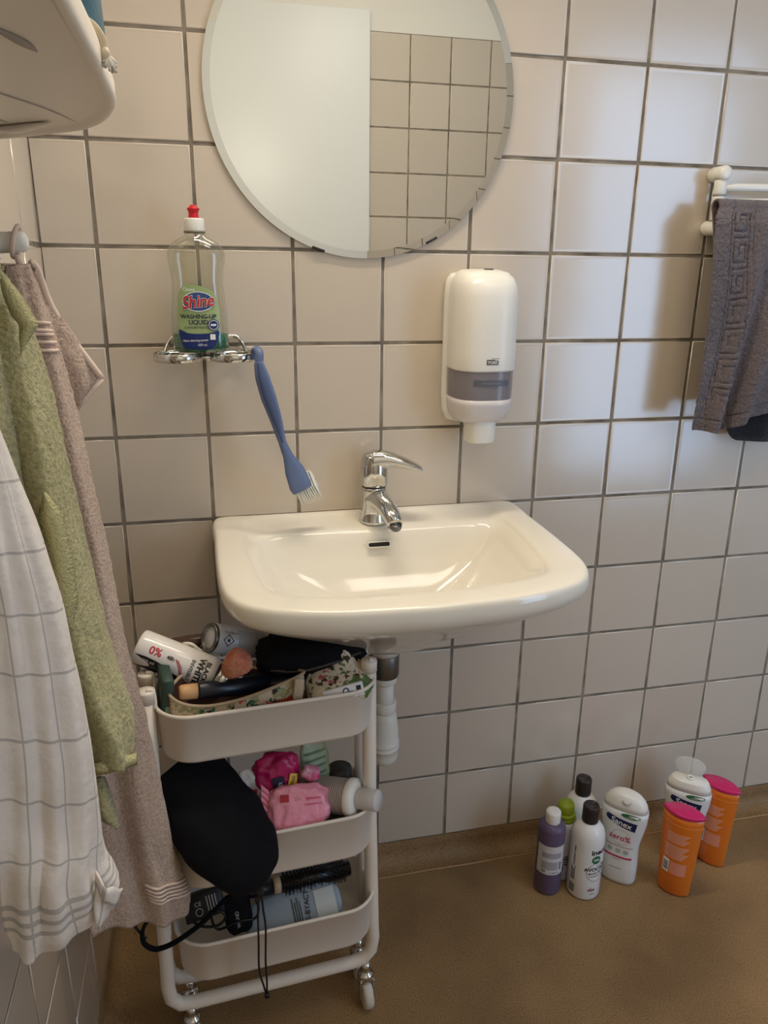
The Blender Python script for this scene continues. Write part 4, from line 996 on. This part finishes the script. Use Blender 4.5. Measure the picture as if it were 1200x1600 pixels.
c = at(388, 1232, -.300); t = thing('white_red_packet', 'crumpled white packet with red print between black bag and magenta pack', 'packet'); t.matrix_world = euler(c, -.3, .5, 0)
obj('wrapper', *upright_pack(.026, .028, .010, .006, 51), mat('white_foil', (214, 206, 200), .35, bump=(40, .6, .006)), t)
printed(t, 'red_print', rot2(rect2d(-.008, -.004, .010, .010), .4, .004, -.006), MATS['print_red'], .026, .028, .010, .004)
c = at(491, 1192, -.262); t = thing('green_clear_pouch', 'pale green see-through pouch at the back right of the middle tray', 'pouch'); t.matrix_world = euler(c, -.2, 0, .1)
obj('pouch_body', *upright_pack(.024, .045, .012, .004, 61), mat('pale_green_film', (176, 196, 170), .25, bump=(40, .7, .006)), t)
for k in range(5): obj('stripe', *face_print(rot2(rect2d(-.018, -.0015, .018, .0015), .15, 0, -.025 + .012 * k), .024, .045, .012, .0025), mat('stripe_green', (108, 140, 116), .4) if 'stripe_green' not in MATS else MATS['stripe_green'], t)
c = at(531, 1195, -.262); t = thing('dark_green_jar', 'dark green glass jar standing at the back right of the middle tray', 'jar', (c.x, c.y, .358))
obj('jar_body', *lathe([(0, .0), (.022, 0), (.024, .003), (.024, .075), (.021, .085), (.018, .09), (0, .09)], 32), mat('green_glass', (70, 84, 70), .12, spec=.6), t)
obj('lid', *lathe([(0, .09), (.019, .09), (.0195, .092), (.0195, .104), (0, .105)], 32), mat('jar_lid', (60, 62, 60), .4), t)
p0, p1 = at(490, 1238, -.285), at(588, 1251, -.350)
t = thing('ribbed_bottle', 'clear ribbed bottle with white screw cap lying at the right of the middle tray', 'bottle'); t.matrix_world = frame2(p0, p1); L = (p1 - p0).length
rib_m = mat('ribbed_clear_plastic', (196, 186, 180), .2, alpha=.75)
pr = [(0, 0), (.022, 0)]
for k in range(16):
    z = .002 + (L - .052) * k / 16; pr += [(.0275, z), (.0285, z + (L - .052) / 64), (.0285, z + (L - .052) / 32), (.0270, z + (L - .052) / 24)]
pr += [(.0270, L - .048), (0, L - .048)]
obj('bottle_body', *lathe(pr, 40), rib_m, t)
obj('shoulder_ring', *lathe([(0, L - .048), (.0295, L - .048), (.0305, L - .045), (.0300, L - .036), (.022, L - .032), (0, L - .032)], 40), white_plastic_m, t)
obj('screw_cap', *lathe([(0, L - .032), (.0165, L - .032), (.0170, L - .030), (.0170, L + .002), (.0155, L + .004), (0, L + .0045)], 36), mat('cap_pale_grey', (206, 202, 200), .3), t)
ringv = [Vector((.0285 * math.cos(a), .0285 * math.sin(a), 0)) for a in [2 * PI * k / 36 for k in range(36)]]

# --- bottom tray
p0, p1 = at(398, 1391, -.312), at(545, 1356, -.285)
t = thing('round_hairbrush', 'black round hairbrush with beige ring lying at the back of the bottom tray', 'brush'); t.matrix_world = frame2(p0, p1); L = (p1 - p0).length
obj('handle', *lathe([(0, -.02), (.009, -.018), (.0125, 0), (.0130, .030), (0, .030)], 24), blackp_m, t)
obj('ring', *lathe([(0, .030), (.0135, .030), (.0135, .042), (0, .042)], 24), mat('beige_ring', (190, 164, 132), .4), t)
obj('barrel', *lathe([(0, .042), (.0125, .042), (.0125, L), (0, L)], 24), blackp_m, t)
mb = MB()
for k in range(18):
    for a in range(14):
        an = 2 * PI * a / 14 + (k % 2) * .22; z = .05 + (L - .055) * k / 18
        mb.add(tube([Vector((.012 * math.cos(an), .012 * math.sin(an), z)), Vector((.0205 * math.cos(an), .0205 * math.sin(an), z))], .0008, 4))
o = mb.build('bristles', blackp_m, t)
c = at(460, 1425, -.330); t = thing('face_mask_sachet', 'grey blue face mask sachet with black print leaning in the bottom tray', 'packet'); t.matrix_world = euler(c, -.75, -.12, .07)
sach_m = mat('sachet_foil', (150, 164, 176), .35, bump=(12, .4, .01), mottle=(10, (120, 136, 150), .3))
obj('sachet', *upright_pack(.080, .034, .005, .003, 71), sach_m, t)
printed(t, 'lettering', join2d(text2d('HE-BYACT', .0115, .022, .0, math.radians(84), bold=.015), *[rect2d(-.002 + .004 * k, -.024, -.0005 + .004 * k, .020 - .006 * (k % 2), 1, 8) for k in range(4)]), inkb_m, .08, .034, .005, .0022)
printed(t, 'pale_panel', rect2d(.036, -.026, .070, .022), mat('sachet_pale', (190, 196, 196), .4), .08, .034, .005, .0016)
c = at(318, 1412, -.322); t = thing('black_carton', 'black carton with white print at the left of the bottom tray', 'box'); t.matrix_world = euler(c, -.55, -.15, .1)
obj('carton', *rbox(.062, .022, .040, .001, 1), mat('black_card', (16, 16, 20), .5), t)
obj('lettering', *flatprint(join2d(text2d('CE', .009, -.008, .004), ring2d(.006, .001, 20, -.008, -.008), *[rect2d(.006 + .0045 * k, -.010, .0075 + .0045 * k, .012, 1, 4) for k in range(4)]), -.0116), mat('print_soft_white', (180, 180, 180), .5), t)
c = at(372, 1425, -.334); t = thing('black_pouch', 'small black pouch with narrow printed strip in the middle of the bottom tray', 'pouch'); t.matrix_world = euler(c, -.5, -.1, .1)
obj('pouch_body', *upright_pack(.022, .032, .009, .003, 81), black_m, t)
obj('lettering', *face_print(text2d('WAND', .008, -.002, -.008, PI / 2), .022, .032, .009, .002), MATS['print_soft_white'], t)
t = thing('black_strap', 'black strap looping out of the left end of the bottom tray', 'strap', tuple(at(240, 1480, -.38))); z0 = at(240, 1480, -.38)
P = catmull([at(u, v, y) - z0 for u, v, y in ((352, 1405, -.345), (318, 1440, -.372), (285, 1465, -.384), (262, 1478, -.388), (242, 1483, -.388), (226, 1475, -.386), (222, 1460, -.382), (228, 1443, -.378), (242, 1436, -.372), (262, 1440, -.36))], 6)
obj('webbing', *tube(P, .0046, 10, flat=(1, .55)), black_m, t)
P = catmull([at(u, v, y) - z0 for u, v, y in ((228, 1466, -.382), (214, 1452, -.380), (212, 1444, -.378), (220, 1439, -.374), (240, 1437, -.37))], 6)
obj('cord', *tube(P, .0022, 8), blackp_m, t)
t = thing('black_charging_cable', 'black cable coiled in front of the pouch in the bottom tray', 'cable', tuple(at(345, 1440, -.34))); z0 = at(345, 1440, -.34)
P = catmull([at(u, v, y) - z0 for u, v, y in ((300, 1440, -.338), (318, 1448, -.345), (340, 1446, -.347), (352, 1434, -.345), (345, 1424, -.342), (330, 1428, -.342), (340, 1452, -.347), (372, 1440, -.35), (398, 1435, -.348), (404, 1420, -.345), (400, 1405, -.34))], 6)
obj('wire', *tube(P, .0022, 8), blackp_m, t)

# ------------------------------------------------------------------ bottles on the floor
sx_m = mat('milky_white_bottle', (226, 226, 222), .25, spec=.5); cap_clear = mat('translucent_cap', (224, 222, 218), .12, alpha=.42)
green_p = mat('print_green', (40, 112, 70), .4); crim = mat('print_magenta', (196, 40, 84), .4); sxnavy = mat('print_dark_navy', (20, 32, 74), .35)
SXB = Body([(0, .030, .017, 2.6, 2.6), (.003, .036, .022, 2.6, 2.6), (.012, .038, .024, 2.8, 2.6), (.05, .038, .0245, 2.8, 2.6), (.075, .0365, .024, 2.8, 2.5), (.10, .037, .024, 2.8, 2.5), (.13, .0425, .0245, 2.8, 2.5), (.155, .0465, .0245, 2.8, 2.5), (.172, .0475, .024, 2.8, 2.5), (.184, .047, .0235, 2.8, 2.5),
            (.1845, .0462, .0228, 2.7, 2.5), (.196, .0435, .022, 2.6, 2.4), (.206, .038, .0205, 2.5, 2.3), (.214, .030, .018, 2.3, 2.2), (.219, .020, .013, 2.2, 2.1), (.2205, .009, .006, 2, 2)])
def tl(vf, a=-.0): return vf
def sanex(x, y, rz, label, opened=False):
    t = thing('shower_gel_bottle', label, 'bottle', (x, y, 0), rz, 'white shower gel bottles on the floor')
    bd = obj('bottle_body', *SXB.mesh(None, .184), sx_m, t)
    if not opened:
        obj('flip_cap', *SXB.mesh(.1845, None), white_plastic_m, t)
        obj('cap_dimple', *xform(lathe([(0, -.0005), (.009, 0), (.010, .0012), (.007, .0016), (0, .0006)], 24), euler((.004, -.0165, .2095), .75, 0, 0)), mat('dimple_grey', (196, 194, 190), .3), t)
    else:
        cp = obj('flip_cap', *SXB.mesh(.1845, .2085), white_plastic_m, t)
        obj('spout', *lathe([(.004, .2085), (.0085, .2085), (.0080, .2125), (.0045, .213), (.004, .2095)], 24), white_plastic_m, cp)
        obj('spout_hole', *lathe([(0, .2096), (.0042, .2098), (0, .2102)], 16), mat('hole_grey', (120, 116, 112), .5), cp)
        lid = [se_ring(.031, .018, .0, 2.4, 2.2, 40), se_ring(.033, .0195, .0015, 2.4, 2.2, 40), se_ring(.033, .0195, .005, 2.4, 2.2, 40), se_ring(.029, .0165, .009, 2.4, 2.2, 40)]
        obj('open_lid', *xform(loft(lid), Matrix.Translation((-.004, .026, .222)) @ Matrix.Rotation(math.radians(68), 4, 'X')), cap_clear, cp)
    on = lambda vf, off=.0004: SXB.on(vf, off)
    lgP = [(p.x, p.y) for p in catmull([(-.0335, .166, 0), (-.030, .171, 0), (-.022, .170, 0), (.0, .166, 0), (.030, .163, 0), (.0305, .161, 0), (.028, .145, 0), (.0265, .143, 0), (.0, .148, 0), (-.024, .155, 0), (-.032, .160, 0)], 3, True)]
    pl = obj('logo_panel', *on(poly2d(lgP, 8)), sxnavy, bd)
    obj('lettering', *on(text2d('Sanex', .0185, -.001, .1568, math.radians(-9), bold=.012), .0008), whitep_m, bd)
    obj('green_oval', *on(disc2d(.0058, 30, .016, .1775, .0195)), green_p, bd)
    obj('lettering', *on(join2d(text2d('100%', .0056, .018, .1788, 0, bold=.02), text2d('recycled', .0042, .014, .1752)), .0008), whitep_m, bd)
    obj('lettering', *on(text2d('zero%', .0190, -.0005, .120, math.radians(-3), bold=.015, sx=.92)), crim, bd)
    obj('circle_outline', *on(ring2d(.0190, .0007, 44, .001, .1215)), mat('print_greyline', (180, 150, 156), .5) if 'print_greyline' not in MATS else MATS['print_greyline'], bd)
    obj('print_stripe', *on(join2d(rect2d(-.034, .0975, .028, .0992, 10, 1))), mat('print_dullrose', (190, 120, 128), .5) if 'print_dullrose' not in MATS else MATS['print_dullrose'], bd)
    obj('print_bar', *on(rect2d(-.034, .069, .028, .0735, 10, 1)), crim, bd)
    obj('icons', *on(join2d(*[join2d(ring2d(.0052, .0012, 20, x_, .0865), rect2d(x_ - .002, .085, x_ + .002, .088, 2, 2)) for x_ in (-.018, -.001, .015)])), mat('print_greygreen', (120, 140, 128), .5) if 'print_greygreen' not in MATS else MATS['print_greygreen'], bd)
    obj('fine_print', *on(join2d(rect2d(-.012, .064, .006, .0648, 4, 1), rect2d(-.016, .042, .010, .0429, 4, 1), rect2d(-.006, .103, .004, .1037, 3, 1))), inkb_m, bd)
    return t
sanex(1.049, -.143, math.radians(-43), 'white shower gel bottle with closed cap and pink zero% print, beside the black-capped bottles')
sanex(1.215, -.118, math.radians(-38), 'white shower gel bottle with its lid flipped open, between the orange bottles', True)

OB = Body([(0, .029, .013, 2, 1.5), (.002, .0315, .0165, 2, 1.5), (.008, .033, .019, 2, 1.45), (.06, .035, .021, 2, 1.4), (.12, .0375, .022, 2, 1.35), (.165, .0395, .022, 2, 1.3), (.184, .040, .0215, 2, 1.25), (.196, .0405, .0210, 2, 1.25)], 64)
or_m = mat('orange_plastic', (222, 118, 36), .3, spec=.5, sss=0); pkc = mat('hot_pink_cap', (206, 36, 104), .3); paleor = mat('print_pale_orange', (238, 176, 150), .5)
def on_lens(vf, off=.0005, frac=1.0):
    V = []
    for x, z in vf[0]:
        a, b_, n, m = OB.prm(z); c = max(-.99, min(.99, x / a)); s = math.sqrt(1 - c * c); V.append(Vector((x, -(b_ * s ** (2 / m) + off), z)))
    return V, vf[1]
def orange(x, y, rz, label):
    t = thing('conditioner_bottle', label, 'bottle', (x, y, 0), rz, 'orange conditioner bottles on the floor')
    bd = obj('bottle_body', *OB.mesh(None, .196), or_m, t)
    capB = [se_ring(.0405, .0215, .1962, 2, 1.25, 64), se_ring(.0415, .0222, .197, 2, 1.25, 64), se_ring(.0418, .0225, .2005, 2, 1.25, 64), se_ring(.0412, .022, .2035, 2, 1.25, 64), se_ring(.0395, .0205, .2045, 2, 1.25, 64)]
    obj('flip_cap', *loft(capB), pkc, t)
    obj('seam', *OB.mesh(.1760, .1772, -.0003), mat('orange_seam', (236, 146, 70), .3) if 'orange_seam' not in MATS else MATS['orange_seam'], bd)
    obj('fine_print', *on_lens(join2d(*[rect2d(-.023, .155 - .0042 * k, .021 - .004 * (k % 3), .1575 - .0042 * k, 10, 1) for k in range(6)], *[rect2d(-.024, .125 - .0042 * k, .022 - .003 * (k % 4), .1275 - .0042 * k, 10, 1) for k in range(8)])), paleor, bd)
    obj('print_panel', *on_lens(rect2d(-.010, .056, .022, .087, 8, 6)), mat('print_salmon', (226, 148, 120), .5) if 'print_salmon' not in MATS else MATS['print_salmon'], bd)
    obj('barcode_panel', *on_lens(rect2d(-.025, .056, -.0115, .089, 4, 6)), whitep_m, bd)
    obj('barcode', *on_lens(barcode2d(-.0235, .061, .010, .022, 14, True), .0008), inkb_m, bd)
    return t
orange(1.146, -.203, math.radians(-47), 'orange conditioner bottle with pink cap, nearest the viewer in front of the open-lidded bottle')
orange(1.276, -.142, math.radians(-60), 'orange conditioner bottle with pink cap, furthest right by the wall')

IB = Body([(0, .028, .028), (.002, .0325, .0325), (.007, .0345, .0345), (.06, .0345, .0345), (.135, .0345, .0345), (.150, .0335, .0335), (.162, .0300, .0300), (.170, .0245, .0245), (.175, .0185, .0185), (.1785, .0145, .0145)], 56)
inw = mat('glossy_white_bottle', (232, 230, 226), .22, spec=.5); brown_cap = mat('dark_brown_cap', (46, 36, 34), .35)
def inecto(x, y, rz, label):
    t = thing('hair_care_bottle', label, 'bottle', (x, y, 0), rz, 'white dark-capped bottles on the floor')
    bd = obj('bottle_body', *IB.mesh(), inw, t)
    obj('screw_cap', *lathe([(0, .1785), (.0165, .1785), (.0170, .180), (.0166, .213), (.0155, .2155), (.012, .2162), (.011, .2150), (0, .2150)], 40), brown_cap, t)
    on = lambda vf, off=.0004: IB.on(vf, off, True)
    obj('lettering', *on(join2d(text2d('inecto', .0175, .0265, .1235, bold=.03), text2d('AVOCADO', .0115, .022, .0815, math.radians(2), bold=.03), text2d('MAGIC MOIST', .0062, .021, .0715, math.radians(3), bold=.02), text2d('CONDITIONER', .0052, .021, .0635), text2d('500 ml', .0045, .016, .018), text2d('NATURALS', .0042, .030, .0900))), inkb_m, bd)
    obj('circle_outline', *on(ring2d(.0235, .0008, 48, .021, .0735)), mat('print_darkgrey', (80, 80, 80), .5) if 'print_darkgrey' not in MATS else MATS['print_darkgrey'], bd)
    obj('round_badge', *on(disc2d(.0098, 28, .0165, .1050), .0006), green_p, bd)
    obj('lettering', *on(text2d('98%', .0075, .0165, .1052, bold=.02), .0009), whitep_m, bd)
    obj('lettering', *on(join2d(text2d('COCONUT HAIR', .0062, -.030, .105, PI / 2, bold=.02), *[rect2d(-.036 + .0028 * k, .045, -.0346 + .0028 * k, .080 - .004 * (k % 3), 1, 6) for k in range(4)])), inkb_m, bd)
    obj('barcode', *on(barcode2d(-.038, .014, .014, .022, 12, True)), inkb_m, bd)
    obj('small_mark', *on(join2d(text2d('x', .009, .010, .0345), rect2d(.004, .026, .020, .031, 4, 2))), mat('print_mauve', (150, 100, 110), .5) if 'print_mauve' not in MATS else MATS['print_mauve'], bd)
    return t
inecto(.958, -.160, math.radians(-20), 'white bottle with dark brown cap, nearer of two, with a green round badge')
inecto(.983, -.078, math.radians(-45), 'white bottle with dark brown cap standing behind its twin against the wall')

t = thing('purple_bottle', 'purple bottle with white cap and pale label, leftmost of the floor bottles', 'bottle', (.886, -.138, 0), math.radians(-24))
PB_ = Body([(0, .022, .022), (.002, .0265, .0265), (.006, .0280, .0280), (.08, .0280, .0280), (.158, .0280, .0280), (.163, .0268, .0268), (.1645, .0250, .0250), (.166, .0245, .0245), (.170, .0160, .0160)], 48)
bd = obj('bottle_body', *PB_.mesh(), mat('purple_plastic', (100, 84, 110), .35, spec=.4), t)
obj('disc_cap', *lathe([(0, .170), (.0150, .170), (.0155, .172), (.0155, .193), (.0145, .1955), (.009, .1962), (0, .1955)], 36), white_plastic_m, t)
lbl = obj('label', *PB_.on(rect2d(-.030, .056, .034, .1270, 26, 8), .0004, True), mat('pale_label', (212, 208, 210), .45), bd)
greyp = mat('print_mid_grey', (140, 138, 146), .5)
obj('fine_print', *PB_.on(join2d(*[rect2d(-.018, .108 - .0034 * k, .024, .1100 - .0034 * k, 14, 1) for k in range(4)], *[rect2d(-.018, .086 - .0034 * k, .017, .0880 - .0034 * k, 14, 1) for k in range(6)]), .0007, True), greyp, lbl)
obj('barcode', *PB_.on(barcode2d(.020, .068, .006, .020, 12, True), .0007, True), inkb_m, lbl)
obj('small_print', *PB_.on(join2d(text2d('e 250 ml', .0055, .010, .0615)), .0007, True), inkb_m, lbl)
obj('green_mark', *PB_.on(rect2d(-.018, .0605, -.008, .0665, 3, 2), .0007, True), mat('mark_green', (120, 160, 130), .5), lbl)
t = thing('green_capped_bottle', 'slim white bottle with lime green cap between the purple and dark-capped bottles', 'bottle', (.930, -.108, 0), math.radians(-20))
GB = Body([(0, .021, .021), (.003, .0245, .0245), (.008, .0255, .0255), (.13, .0255, .0255), (.141, .0240, .0240), (.146, .0215, .0215)], 40)
bd = obj('bottle_body', *GB.mesh(), mat('pale_lilac_white', (216, 214, 222), .3), t)
lime = mat('lime_green_plastic', (142, 160, 34), .35)
obj('collar', *lathe([(0, .146), (.0215, .146), (.0225, .148), (.0225, .153), (.0205, .155), (.0215, .157), (.0215, .162), (.0195, .164), (0, .164)], 36), lime, t)
obj('flip_cap', *lathe([(0, .164), (.0180, .164), (.0185, .166), (.0175, .181), (.0150, .1850), (.0, .1860)], 36), lime, t)
obj('lettering', *GB.on(join2d(text2d('kids', .016, .006, .055, PI / 2, bold=.02), rect2d(-.004, .03, .002, .04, 3, 2)), .0004, True), inkb_m, bd)

# ------------------------------------------------------------------ light
def area(name, loc, target, sx, sy, power, col):
    l = bpy.data.lights.new(name, 'AREA'); l.shape = 'RECTANGLE'; l.size = sx; l.size_y = sy; l.energy = power; l.color = col
    o = bpy.data.objects.new(name, l); COL.objects.link(o); o.location = loc
    o.rotation_euler = (Vector(target) - Vector(loc)).to_track_quat('-Z', 'Y').to_euler(); return o
area('lamp_over_mirror', (.48, -.28, 2.02), (.50, -1.35, 1.05), .60, .14, 8.4, (1.0, .88, .70))
area('ceiling_lamp', (1.0, -1.0, 2.42), (1.0, -.9, 0), .45, .45, 3.0, (1.0, .90, .78))
area('daylight_in_doorway', ((DX0 + DX1) / 2, YB - .10, 1.2), ((DX0 + DX1) / 2 - .15, 0, 1.2), .72, 1.7, 13, (.42, .65, 1.0))
w = bpy.data.worlds.new('world'); scene.world = w; w.use_nodes = True
w.node_tree.nodes['Background'].inputs[0].default_value = (.5, .52, .56, 1); w.node_tree.nodes['Background'].inputs[1].default_value = .25
vs = scene.view_settings; vs.view_transform = 'Standard'; vs.look = 'None'; vs.gamma = 1; vs.use_curve_mapping = False; vs.exposure = 0.44
